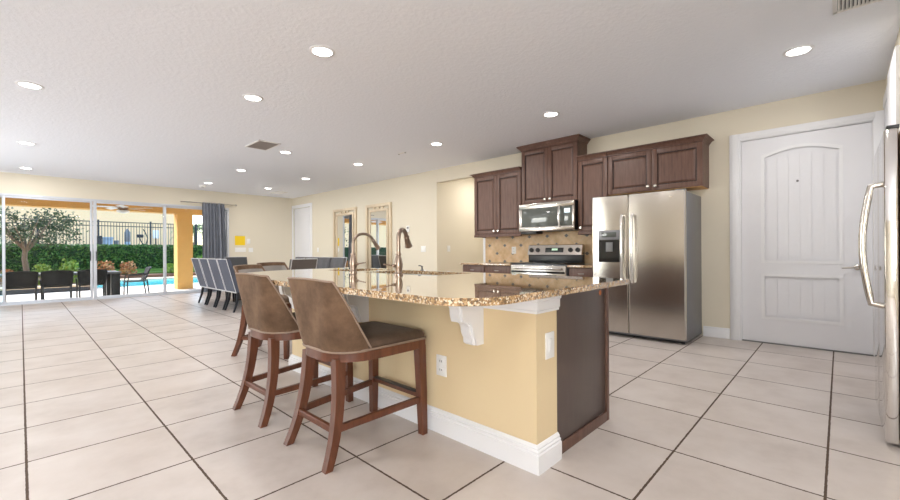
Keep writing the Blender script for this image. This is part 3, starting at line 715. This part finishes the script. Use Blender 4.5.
# second refrigerator at the right edge, facing the island
f2 = thing('refrigerator', 'tall refrigerator cut off by the right edge, curved handle toward the entry door', 'refrigerator', (3.77, -.18, 0))
MB().bx(-.46, .46, -.80, -.06, .008, 1.755, .012).build('cabinet_body', 'reflect_tint_steel', f2)
MB().bx(-.44, .44, -.78, -.07, .002, .008).build('base_grille', 'black', f2)
dd = MB(); dd.bx(-.46, -.003, -.055, 0, .02, 1.765, .012); da = dd.build('door', 'fridge_front', f2)
dd = MB(); dd.bx(.003, .46, -.055, 0, .02, 1.765, .012); db = dd.build('door', 'fridge_front', f2)
def arcbar(x, par, mirror=1):
    pts = [(x, .0, .775), (x, .05, .785)]+[(x+.0, .05+.035*math.sin(PI*k/12), .785+.67*k/12) for k in range(1, 12)]+[(x, .05, 1.455), (x, .0, 1.465)]
    MB().tube(pts, .017, 12).build('handle', 'steel', par)
arcbar(-.40, da)
MB().bx(.02, .12, -.06, -.01, 1.765, 1.785, .003).build('hinge_cover', 'grey_plastic', f2)
MB().bx(-.45, -.33, -.06, -.01, 1.765, 1.783, .003).build('hinge_cover', 'black', f2)
for x in (-.42, .42):
    for y in (-.1, -.74): MB().lathe([(.022, 0), (.022, .009)], c=(x, y, 0), seg=12).build('foot', 'black', f2)

# ------------------------------------------------------------------ counter stools
def make_stool(label):
    t = thing('counter_stool', label, 'bar stool', (0, 0, 0), 0, 'upholstered counter stools at the island')
    AZ0, AZ1 = .515, .572
    def outline(k, inset=0):            # seat plan: straight front, rounded rear; k in 0..1 around
        pass
    def plan(off=0, n=9):               # closed plan from front-left round the back to front-right
        pts = []
        hw = .262+off; fx = .318+off; rx = -.285-off
        R = .22
        pts += [(fx, -hw+.02), (fx-.02, -hw)]
        cx = rx+R
        for k in range(n+1):
            a = -PI/2-PI/2*k/n; pts.append((cx+R*math.cos(a)*1.0, -(hw-R)+R*math.sin(a)))
        for k in range(n+1):
            a = PI-PI/2*k/n; pts.append((cx+R*math.cos(a), (hw-R)+R*math.sin(a)))
        pts += [(fx-.02, hw), (fx, hw-.02)]
        return pts
    P0 = plan(-.012); P1 = plan(0)
    ap = MB(); ap.rings([[(*p, AZ0) for p in P0], [(*p, AZ0+.004) for p in P1], [(*p, AZ1-.004) for p in P1], [(*p, AZ1) for p in P0]]); ap.build('apron', 'stool_wood', t)
    se = MB(); C = Vector((.02, 0))
    rs = []
    for sc, z in ((.95, AZ1), (.985, AZ1+.008), (.985, AZ1+.03), (.95, AZ1+.048), (.86, AZ1+.058), (.6, AZ1+.066), (.2, AZ1+.069)):
        rs.append([(C.x+(p[0]-C.x)*sc, p[1]*sc, z-(.0 if p[0] < .1 else .004)) for p in P1])
    se.rings(rs); so = se.build('seat', 'velvet_seat', t, 60)
    pp = MB(); Q = plan(.0); pp.tube([(*p, AZ1+.004) for p in Q+[Q[0]]], .006, 8); pp.build('seat_piping', 'piping', so)
    # barrel back
    NU, NV = 48, 10; outer, inner = [], []; FX = -.085; HT = .383
    def curve(s, rx, hw, R):           # U plan, s -1..1: right wing end -> back -> left wing end
        q = abs(s); sg = 1 if s >= 0 else -1
        if q < .36: return rx, sg*q/.36*(hw-R)
        if q < .72: a = (q-.36)/.36*PI/2; return rx+R-R*math.cos(a), sg*(hw-R+R*math.sin(a))
        return rx+R+(q-.72)/.28*(FX-rx-R), sg*hw
    def at(s, f):
        a = curve(s, -.285, .252, .17); b = curve(s, -.335, .262, .075); g = f**.8
        return a[0]+(b[0]-a[0])*g, a[1]+(b[1]-a[1])*g
    def edge_h(s):                     # straight wing edge from the top corner down to the seat
        xc = -.312; top = HT-.008*(at(s, 1)[1]/.262)**2
        if at(s, 1)[0] <= xc: return top
        lo, hi = 0, 1
        for _ in range(30):
            m_ = (lo+hi)/2
            if at(s, m_)[0] < xc+(FX-xc)*(1-m_): lo = m_
            else: hi = m_
        return max(.004, top*lo)
    for i in range(NU+1):
        s = -1+2*i/NU; co, ci = [], []; H = edge_h(s)
        for j in range(NV+1):
            v = j/NV; z = AZ1+H*v; f = H*v/HT
            a = curve(s, -.285, .252, .17); b = curve(s, -.335, .262, .075); g = f**.8
            th = .036-.012*v
            a2 = curve(s, -.285+th, .252-th, .15); b2 = curve(s, -.335+th, .262-th, .06)
            co.append((a[0]+(b[0]-a[0])*g, a[1]+(b[1]-a[1])*g, z)); ci.append((a2[0]+(b2[0]-a2[0])*g, a2[1]+(b2[1]-a2[1])*g, z))
        outer.append(co); inner.append(ci)
    mb = MB(); rs = []
    for i in range(NU+1): rs.append(outer[i]+inner[i][::-1])
    mb.rings(rs); bk = mb.build('backrest', 'velvet', t, 50)
    li = MB(); li.rings([[(p[0]+.004 if True else 0, p[1]*.985, p[2]-.004) for p in inner[i][1:-1]] for i in range(7, NU-6)], cap=False, closed=False); 
    li.build('backrest_lining', 'velvet_in', bk, 60)
    pi_ = MB(); pi_.tube([outer[i][0] for i in range(NU+1)], .006, 8); pi_.tube([outer[i][-1] for i in range(NU+1)], .0055, 8); pi_.build('backrest_piping', 'piping', bk)
    # legs
    for s in (-1, 1):
        lg = MB(); lg.sqbar([(.275, s*.235, AZ0+.02), (.282, s*.243, .25), (.285, s*.25, .0)], [(.055, .05), (.048, .046), (.04, .04)]); lg.build('leg', 'stool_wood', t)
        lg = MB(); pts, ws = [], []
        for k in range(9):
            v = k/8; z = (AZ0+.02)*(1-v); pts.append((-.232-.015*v-.085*v**2.6, s*(.155+.05*v+.010*v*v), z)); ws.append((.058-.016*v, .052-.012*v))
        lg.sqbar(pts, ws); lg.build('leg', 'stool_wood', t)
        st = MB(); M = Matrix.Identity(4); st.rings([[(-.268, s*.196+a, .185+b) for a, b in ((-.011, -.018), (.011, -.018), (.011, .018), (-.011, .018))], [(.27, s*.243+a, .21+b) for a, b in ((-.011, -.018), (.011, -.018), (.011, .018), (-.011, .018))]]); st.build('side_stretcher', 'stool_wood', t)
    fs = MB(); fs.bx(.268, .295, -.24, .24, .215, .248, .003); fo = fs.build('front_stretcher', 'stool_wood', t)
    MB().bx(.252, .291, -.215, .215, .248, .253, .001).build('kick_plate', 'dark_metal', fo)
    rsx = MB(); rsx.bx(-.29, -.268, -.19, .19, .165, .20, .003); rsx.build('rear_stretcher', 'stool_wood', t)
    return t
st = make_stool('brown upholstered counter stool nearest the camera at the island')
st.location = (1.385, 2.075, 0)
dup(st, (1.375, 2.86, 0), .02, 'brown upholstered counter stool second from the camera, left of the nearest one')
dup(st, (1.92, 4.50, 0), -.95, 'grey-brown stool at the far end of the island, behind the second stool')
dup(st, (2.48, 5.35, 0), -1.2, 'grey-brown stool at the far end of the island, right of the other far stool')

# ------------------------------------------------------------------ dining set
def make_dchair(front, label, group, back_mat='blue_fabric'):
    t = thing('dining_chair', label, 'dining chair', (0, 0, 0), 0, group)
    hw = .25
    # back panel with pale edge, leaning; chair faces +x
    def bp(z): return -.27-.16*((z-.36)/.6)
    zs = [.36, .5, .66, .82, .97]
    mb = MB(); rs = [[(bp(z)-.03, -hw, z), (bp(z)-.03, hw, z), (bp(z)+.035, hw, z), (bp(z)+.035, -hw, z)] for z in zs]; mb.rings(rs)
    bk = mb.build('backrest', back_mat, t, 30)
    ip = MB(); ip.rings([[(bp(z)+.033, -hw+.02, z), (bp(z)+.033, hw-.02, z), (bp(z)+.05, hw-.03, z), (bp(z)+.05, -hw+.03, z)] for z in (.46, .6, .8, .94)]); ip.build('inner_cushion', front, bk)
    ed = MB()
    for s in (-1, 1): ed.tube([(bp(z)-.032, s*hw, z) for z in zs], .006, 6)
    ed.tube([(bp(.36)-.032, -hw, .36), (bp(.36)-.032, hw, .36)], .012, 6); ed.tube([(bp(.97)-.03, -hw, .97), (bp(.97)-.03, hw, .97)], .008, 6)
    ed.build('edge_trim', 'white_trim_metal', bk)
    MB().bx(-.25, .25, -hw, hw, .36, .47, .02).build('seat', front, t)
    for s in (-1, 1):
        lg = MB(); lg.sqbar([(-.25, s*.22, .37), (-.27, s*.222, .2), (-.335, s*.225, 0)], [(.045, .03), (.04, .03), (.03, .025)]); lg.build('leg', 'dark_metal', t)
        lg = MB(); lg.sqbar([(.21, s*.22, .37), (.225, s*.222, 0)], [(.045, .03), (.03, .025)]); lg.build('leg', 'dark_metal', t)
    return t
GL = 'slate dining chairs on the near side of the table'
LB = ['slate dining chair at the far left of the row beside the glass doors', 'slate dining chair second from the glass doors in the row', 'slate dining chair third from the glass doors in the row', 'slate dining chair at the near end of the row, partly behind a stool']
c0 = make_dchair('blue_fabric', LB[0], GL); c0.location = (3.0, 9.87, 0)
for y, lb in zip((9.30, 8.75, 8.20), LB[1:]): dup(c0, (3.0, y, 0), 0, lb)
GR = 'grey dining chairs on the mirror side of the table'
LB = ['grey dining chair on the mirror side, rightmost one in view past the island', 'grey-brown dining chair on the mirror side, second from the right behind the end chair', 'grey dining chair on the mirror side, third from the right and mostly hidden', 'grey dining chair on the mirror side nearest the far corner, mostly hidden']
c1 = make_dchair('grey_fabric', LB[0], GR, 'grey_fabric'); c1.location = (4.30, 7.80, 0); c1.rotation_euler = (0, 0, PI)
for y, lb in zip((8.37, 8.94, 9.51), LB[1:]): dup(c1, (4.30, y, 0), PI, lb)
c2 = make_dchair('dark_leather', 'charcoal end chair at the far head of the dining table by the curtain', 'end chairs of the dining table', 'dark_leather'); c2.location = (3.80, 10.75, 0); c2.rotation_euler = (0, 0, -PI/2)
c3 = make_dchair('grey_leather', 'grey-brown framed end chair seen from behind at the near head of the table', 'end chairs of the dining table', 'grey_leather'); c3.location = (3.42, 7.30, 0); c3.rotation_euler = (0, 0, PI/2+.1)
tb = thing('dining_table', 'long dark dining table set between the slate and grey chairs', 'dining table', (3.64, 9.0, 0))
MB().bx(-.46, .46, -1.4, 1.4, .70, .745, .006).build('tabletop', 'table_wood', tb)
for s in (-1, 1): MB().bx(-.30, .30, s*.95-.04, s*.95+.04, 0, .70, .005).build('leg', 'table_wood', tb)

# ------------------------------------------------------------------ curtain, rod, mirrors
rod = thing('curtain_rod', 'thin silver curtain rod above the glass doors', 'curtain rod', (3.4, FY-.14, 2.44))
MB().tube([(-.5, 0, 0), (.84, 0, 0)], .013, 10).build('pole', 'nickel', rod)
MB().lathe([(.013, 0), (.026, .012), (.028, .03), (.016, .05)], M=Matrix.Translation((.84, 0, 0)) @ Matrix.Rotation(PI/2, 4, 'Y'), seg=14).build('finial', 'nickel', rod)
for x in (-.45, .78): MB().tube([(x, 0, 0), (x, .136, .0)], .01, 8).build('bracket', 'nickel', rod)
cu = MB(); rs = []; n = 90
for z, sx, amp in ((.02, 1.0, .045), (.6, .99, .045), (1.4, .96, .045), (2.1, .92, .04), (2.36, .90, .035), (2.46, .89, .022)):
    a = []; b = []
    for i in range(n+1):
        u = i/n; x = 3.40+(.62*sx)*u+.012*math.sin(u*23+z); y = FY-.145+amp*math.sin(u*2*PI*7.5)+.012*math.sin(u*31)
        a.append((x, y, z)); b.append((x, y+.006, z))
    rs.append(a+b[::-1])
cu.rings(rs); c_ = cu.build('curtain', 'curtain', None, 70); tag(c_, 'dark grey pleated floor-length curtain at the right of the glass doors', 'curtain')
def mirror(y0, y1, label):
    cy = (y0+y1)/2; z0, z1 = .50, 2.25; t = thing('wall_mirror', label, 'mirror', (WX, cy, z0), 0, 'tall champagne framed wall mirrors'); h = z1-z0; hw = (y1-y0)/2
    def rectf(o, wd, xa, xb, nm, mat, par=t, zoff=0):
        mb = MB(); a = hw-o; zz0, zz1 = o, h-o
        for q in ((-a, -a+wd, zz0, zz1), (a-wd, a, zz0, zz1), (-a+wd, a-wd, zz1-wd, zz1), (-a+wd, a-wd, zz0, zz0+wd)): mb.bx(xa, xb, *q, .004)
        return mb.build(nm, mat, par)
    f1 = rectf(0, .075, -.045, -.001, 'outer_frame', 'champagne'); rectf(.125, .06, -.035, -.001, 'inner_frame', 'champagne')
    for zc in (h-.10, .10):
        for s_ in (-1, 1): MB().bx(-.038, -.001, s_*.17-.03, s_*.17+.03, zc-.035, zc+.035, .003).build('side_block', 'champagne', t)
        MB().bx(-.04, -.001, -.05, .05, zc-.06, zc+.06, .003).build('key_block', 'champagne', t)
    MB().bx(-.016, -.001, -hw+.18, hw-.18, .18, h-.18).build('mirror_glass', 'mirror', t)
mirror(7.585, 8.60, 'nearer tall champagne framed mirror, right one of the pair')
mirror(9.03, 10.15, 'farther tall champagne framed mirror, left one of the pair')

# ------------------------------------------------------------------ outside
PZ = -.14
def _pav():
    t = NT('patio_pavers'); c = t.coord(); b = t.n('ShaderNodeTexBrick'); t.put(b.inputs['Vector'], c)
    b.inputs['Color1'].default_value = (.74, .70, .65, 1); b.inputs['Color2'].default_value = (.68, .64, .59, 1); b.inputs['Mortar'].default_value = (.5, .45, .4, 1)
    b.inputs['Scale'].default_value = 1; b.inputs['Mortar Size'].default_value = .006; b.inputs['Brick Width'].default_value = .6; b.inputs['Row Height'].default_value = .4
    t.set(b.outputs[0], .8); return t.m
MT['paver'] = _pav()
mb = MB(); mb.bx(-9, 14, FY+.12, 18.62, PZ-.2, PZ); mb.bx(-9, 14, FY+.0, FY+.12, PZ-.2, -.1); struct(mb.build('patio', 'paver', smooth=0))
pool = sroot('pool', (0, 0, 0), 'turquoise swimming pool beyond the patio')
MB().bx(1.62, 14, 18.72, 23.4, PZ-.6, PZ-.05).build('water', 'water', pool, 0)
mb = MB(); mb.bx(1.5, 14, 18.62, 18.78, PZ-.3, PZ+.01, .01); mb.bx(-9, 14, 23.35, 24.5, PZ-.3, PZ+.02, .01); mb.build('coping', 'coping', pool)
sp = sroot('raised_pool_wall', (0, 0, 0), 'low dark tiled wall with tan coping left of the pool')
MB().bx(-9, 1.60, 17.95, 18.25, PZ, .0).build('tile_face', 'pool_tile', sp); MB().bx(-9, 1.62, 17.92, 18.5, 0, .06, .01).build('coping', 'coping', sp)
struct(box('planting_bed', 'soil', -9, 1.55, 18.5, 26.4, -.4, .03))
struct(box('planting_strip', 'soil', 1.56, 14, 24.5, 26.4, -.4, .02))
struct(box('ground', 'grass', -40, 50, 26.4, 90, -.4, .25))
tag(box('lawn_edge', 'grass', 1.6, 13, 25.6, 26.38, .02, .10, .02), 'strip of bright lawn in front of the tall hedge', 'grass', kind='stuff')
mb = MB(); mb.bx(3.62, 4.07, 16.04, 16.5, PZ, 2.40); co = struct(mb.build('lanai_column', 'stucco'), 'square orange stucco column of the covered patio')
struct(box('lanai_beam', 'stucco', -9, 9, 16.04, 16.5, 2.40, 3.0))
struct(box('lanai_ceiling', 'stucco', -9, 9, FY+.12, 16.6, 2.98, 3.1))
# outdoor ceiling fan
fan = thing('ceiling_fan', 'white outdoor ceiling fan with bowl light under the patio roof', 'ceiling fan', (1.95, 14.3, 2.98), .5)
MB().tube([(0, 0, 0), (0, 0, -.60)], .018, 10).build('downrod', 'white', fan)
MB().lathe([(.06, -.58), (.11, -.61), (.12, -.68), (.08, -.72)], seg=24).build('motor_housing', 'bronze', fan)
for k in range(5):
    M = Matrix.Rotation(k*2*PI/5, 4, 'Z') @ Matrix.Rotation(.18, 4, 'X'); b = MB(); b.bx(.16, .68, -.065, .065, -.657, -.647, .003, M); b.bx(.09, .2, -.02, .02, -.655, -.645, 0, M); b.build('blade', 'white', fan)
MB().lathe([(.15, -.72), (.145, -.74), (.11, -.775), (.04, -.795), (.01, -.797)], seg=24).build('light_bowl', 'plate', fan)

def leaves(mb, pts, size, rnd):
    for p in pts:
        a = rnd.uniform(0, 2*PI); b = rnd.uniform(-1.1, 1.1); s = size*rnd.uniform(.6, 1.3)
        d = Vector((math.cos(a)*math.cos(b), math.sin(a)*math.cos(b), math.sin(b))); u = d.cross(Vector((rnd.uniform(-1, 1), rnd.uniform(-1, 1), rnd.uniform(-1, 1)))).normalized()
        p = Vector(p); mb.add([p-d*s, p+u*s*.5, p+d*s, p-u*s*.5], [(0, 1, 2, 3)])
rn = random.Random(3)
hd = thing('hedge', 'tall clipped green hedge across the back of the pool', 'hedge', (3.0, 27.2, 0))
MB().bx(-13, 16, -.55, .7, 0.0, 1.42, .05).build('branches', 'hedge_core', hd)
mb = MB(); pts = []
for i in range(17000):
    x = rn.uniform(-7, 9); 
    if rn.random() < .72: pts.append((x, -.6+rn.uniform(-.06, .10), rn.uniform(.02, 1.47)))
    else: pts.append((x, rn.uniform(-.6, .6), 1.44+rn.uniform(-.06, .07)))
leaves(mb, pts, .07, rn); mb.build('foliage', 'hedge', hd, 0)
# iron fence beyond the hedge
fc = thing('metal_fence', 'black vertical-bar metal fence behind the hedge', 'fence', (3.0, 28.6, .25))
x0, x1 = -7.0, 9.0
for i in range(8):
    px = x0+i*(x1-x0)/7; MB().bx(px-.04, px+.04, -.04, .04, 0, 2.62, .005).build('fence_post', 'iron', fc)
for z in (.35, 2.3, 2.52): MB().bx(x0, x1, -.02, .02, z-.022, z+.022).build('rail', 'iron', fc)
mb = MB(); n = 128
for i in range(n+1):
    px = x0+i*(x1-x0)/n; mb.bx(px-.011, px+.011, -.012, .012, .1, 2.52)
mb.build('pickets', 'iron', fc, 0)
# neighbour house
nh = thing('neighbor_house', 'cream stucco neighbouring house wall beyond the fence', 'house', (4, 36, .25))
MB().bx(-30, 4.0, 0, 8, 0, 6.2).build('wall', 'cream', nh, 0)
mb = MB(); mb.prism([(-.6, 6.2), (8.6, 6.2), (4, 8.6)], -30.5, 4.6, 'x'); mb.build('roof', 'roof', nh, 0)
# things standing in the neighbour's yard
GY = 1.10
struct(box('neighbor_terrace', 'paver', -20, 20, 29.6, 36, .25, GY))
t = thing('storage_box', 'pale blue-grey storage box beyond the fence', 'storage box', (3.56, 31.5, GY))
MB().bx(-.22, .22, -.3, .3, 0, .80, .03).build('tub', 'bluegrey', t); MB().bx(-.24, .24, -.32, .32, .80, .93, .03).build('lid', 'bluegrey', t)
t = thing('trash_bin', 'dark upright bin left of the pale storage box beyond the fence', 'bin', (3.16, 31.4, GY))
MB().bx(-.11, .11, -.2, .2, 0, .88, .03).build('tub', 'iron', t); MB().bx(-.13, .13, -.22, .22, .88, .99, .02).build('lid', 'iron', t)
t = thing('planter', 'low dark planter right of the pale storage box beyond the fence', 'planter', (3.96, 31.4, GY))
MB().lathe([(.09, 0), (.12, .6), (.13, .72), (.10, .74)], seg=16).build('pot', 'grey_plastic', t); MB().lathe([(.10, .72), (.005, .74)], seg=16).build('soil', 'soil', t)
t = thing('gas_heater', 'tall grey cylinder heater standing beyond the fence', 'heater', (4.50, 31.5, GY))
MB().lathe([(.15, 0), (.15, .62), (.13, .66)], seg=20).build('lower_tank', 'bluegrey', t); MB().lathe([(.13, .66), (.15, .70), (.15, 1.25), (.09, 1.34), (.04, 1.46)], seg=20).build('upper_tank', 'grey_plastic', t)
t = thing('exercise_bike', 'dark exercise bike beyond the fence right of the heater', 'exercise bike', (5.25, 31.6, GY))
MB().lathe([(.20, -.04), (.21, 0), (.20, .04)], M=Matrix.Translation((.16, 0, .34)) @ Matrix.Rotation(PI/2, 4, 'X'), seg=24).build('flywheel', 'iron', t)
MB().tube([(.16, 0, .34), (-.06, 0, .7), (-.14, 0, .95)], .03, 8).build('seat_post', 'iron', t)
MB().bx(-.28, .06, -.13, .13, .93, 1.13, .05).build('seat', 'iron', t); MB().tube([(.16, 0, .34), (.28, 0, .9), (.14, 0, 1.3), (.05, 0, 1.46)], .03, 8).build('handlebar', 'iron', t)
MB().bx(-.28, .42, -.15, .15, 0, .13, .03).build('base', 'grey_plastic', t)
t = thing('basketball_hoop', 'small white backboard on a stand beyond the fence', 'basketball hoop', (5.95, 31.6, GY))
MB().tube([(0, 0, 0), (0, 0, .95)], .04, 10).build('pole', 'iron', t); MB().bx(-.17, .17, -.03, .03, .9, 1.42, .02).build('backboard', 'plate', t); MB().bx(-.25, .2, -.15, .15, 0, .45, .05).build('base', 'plate', t)
# tree at the left, in front of the hedge
tr = thing('tree', 'broad green tree with pale trunk at the left beyond the glass', 'tree', (.12, 20.6, .03))
MB().tube([(0, 0, 0), (.02, 0, .45), (-.03, .02, .9), (0, 0, 1.3)], [.11, .085, .08, .075], 10).build('trunk', 'bark', tr)
mb = MB()
for k in range(9):
    a = k*2*PI/9+.2; mb.tube([(0, 0, 1.1+.05*(k % 3)), (.35*math.cos(a), .3*math.sin(a), 1.6), (.85*math.cos(a), .7*math.sin(a), 2.0+.25*(k % 3))], [.045, .03, .012], 6)
mb.build('branches', 'bark', tr)
mb = MB(); pts = []
for k in range(74):
    a = rn.uniform(0, 2*PI); r = math.sqrt(rn.random()); cx, cy, cz = .2+1.15*r*math.cos(a), .8*r*math.sin(a), 1.95+rn.uniform(-.72, .80)*(1.05-r*.5)
    for q in range(40): pts.append((cx+rn.gauss(0, .14), cy+rn.gauss(0, .14), cz+rn.gauss(0, .10)))
leaves(mb, pts, .05, rn); mb.build('foliage', 'tree', tr, 0)
def shrub(x, y, z, r, h, mat, label, n=260, name='shrub', cat='shrub', grp=None, sz=.07):
    t = thing(name, label, cat, (x, y, z), 0, grp); mb = MB(); q = MB()
    for k in range(5):
        a = k*2*PI/5; q.tube([(0, 0, 0), (r*.5*math.cos(a), r*.5*math.sin(a), h*.7)], [.012, .006], 5)
    q.build('stems', 'bark', t)
    pts = []
    while len(pts) < n:
        p = (rn.uniform(-1, 1), rn.uniform(-1, 1), rn.uniform(0, 1))
        if p[0]**2+p[1]**2+(p[2]*1.1-.35)**2 < 1: pts.append((p[0]*r, p[1]*r, .03+p[2]*h))
    leaves(mb, pts, sz, rn); mb.build('foliage', mat, t, 0); return t
shrub(-.28, 19.5, .03, .26, .50, 'croton', 'orange-leaved shrub at the foot of the left tree', 200)
shrub(.50, 19.4, .03, .28, .66, 'lime', 'lime-green shrub just right of the tree trunk', 320)
shrub(1.14, 19.4, .03, .28, .66, 'lime', 'lime-green shrub right of the one beside the trunk', 320)
shrub(1.22, 20.3, .03, .30, .80, 'lime', 'taller lime-green shrub left of the slider handles', 320)
shrub(2.75, 25.1, .02, .36, .66, 'croton', 'orange croton shrub above the outdoor table end', 300)
shrub(3.60, 25.1, .02, .36, .60, 'croton', 'orange croton shrub right of the first one', 280)
shrub(5.3, 25.1, .02, .30, .46, 'lime', 'bright green shrub by the pool left of the door stile')
shrub(6.0, 25.1, .02, .28, .40, 'croton', 'reddish shrub by the pool beside the bright green one', 150)
shrub(6.75, 25.15, .02, .32, .85, 'lime', 'tall bright green shrub between the door stile and the column', 220)
shrub(7.75, 25.1, .02, .36, .9, 'palm', 'green shrub partly hidden by the orange column', 220)
def palm(x, y, h, label):
    t = thing('palm_tree', label, 'palm tree', (x, y, GY if y < 36 else .25)); MB().tube([(0, 0, 0), (.1, 0, h*.5), (.05, 0, h)], [.16, .12, .11], 10).build('trunk', 'bark', t)
    mb = MB()
    for k in range(22):
        a = k*2.4; e = .9-k*.07; L = 1.5; prev = None
        for s in range(9):
            u = s/8; p = Vector((.05+math.cos(a)*L*u, math.sin(a)*L*u, h+L*(e*u-1.1*u*u*.8)))
            if prev is not None:
                d = (p-prev).normalized(); sd_ = d.cross(Vector((0, 0, 1))).normalized()
                for q in (-1, 1):
                    for o in (.25, .75):
                        b = prev.lerp(p, o); tip = b+sd_*q*.42*(1-u*.6)+d*.22-Vector((0, 0, .14)); mb.add([b-d*.03, b+d*.03, tip], [(0, 1, 2)])
            prev = p
    mb.build('fronds', 'palm', t, 0); return t
palm(8.5, 33.2, 1.8, 'palm with pale fronds seen between the column and the curtain')
palm(11.6, 36.5, 3.6, 'taller palm behind the hedge at the curtain edge')
# outdoor dining set
ot = thing('patio_table', 'dark rectangular patio table outside the glass doors', 'patio table', (.25, 14.0, PZ))
MB().bx(-1.55, 1.55, -.52, .52, .70, .75, .006).build('tabletop', 'grey_plastic', ot)
for sx in (-1, 1):
    for sy in (-1, 1): MB().bx(sx*1.44-.09, sx*1.44+.09, sy*.40-.09, sy*.40+.09, 0, .70, .005).build('leg', 'iron', ot)
def make_pchair(label, grp):
    t = thing('patio_chair', label, 'patio chair', (0, 0, 0), 0, grp)     # faces +y
    MB().bx(-.24, .24, -.22, .24, .445, .47, .01).build('seat', 'mesh_black', t)
    def bpt(u, v):                                # back sheet
        x = u*(.245+.02*v); return (x, -.22-.12*v+.05*(1-u*u)*-1+.03, .49+.34*v-.02*u*u)
    o, i = [], []
    rs = []
    for a in range(13):
        u = -1+a/6; rs.append([bpt(u, v/5) for v in range(6)]+[(p[0], p[1]+.016, p[2]) for p in [bpt(u, v/5) for v in range(5, -1, -1)]])
    bkm = MB(); bkm.rings(rs); bo = bkm.build('backrest', 'mesh_black', t, 40)
    f = MB(); f.tube([bpt(-1, v/5) for v in range(6)]+[bpt(-1+a/6, 1) for a in range(1, 13)]+[bpt(1, v/5) for v in range(4, -1, -1)], .014, 8); f.build('back_frame', 'iron', bo)
    for s in (-1, 1):
        MB().tube([(s*.25, .2, 0), (s*.25, .19, .45), (s*.27, .16, .62), (s*.27, -.1, .64), (s*.255, -.26, .66)], .015, 8).build('arm', 'iron', t)
        MB().tube([(s*.23, -.30, 0), (s*.235, -.24, .46), (s*.24, -.235, .5)], .017, 8).build('leg', 'iron', t)
    return t
GP = 'black patio chairs around the outdoor table'
p0 = make_pchair('black mesh patio chair at the left edge outside the glass', GP); p0.location = (.0, 13.38, PZ)
dup(p0, (.585, 13.38, PZ), 0, 'black mesh patio chair in the middle of the left glass panel')
dup(p0, (1.20, 13.38, PZ), 0, 'black mesh patio chair behind the double door stile')
dup(p0, (2.16, 14.05, PZ), PI/2, 'black patio chair at the right end of the outdoor table, seen from the side')
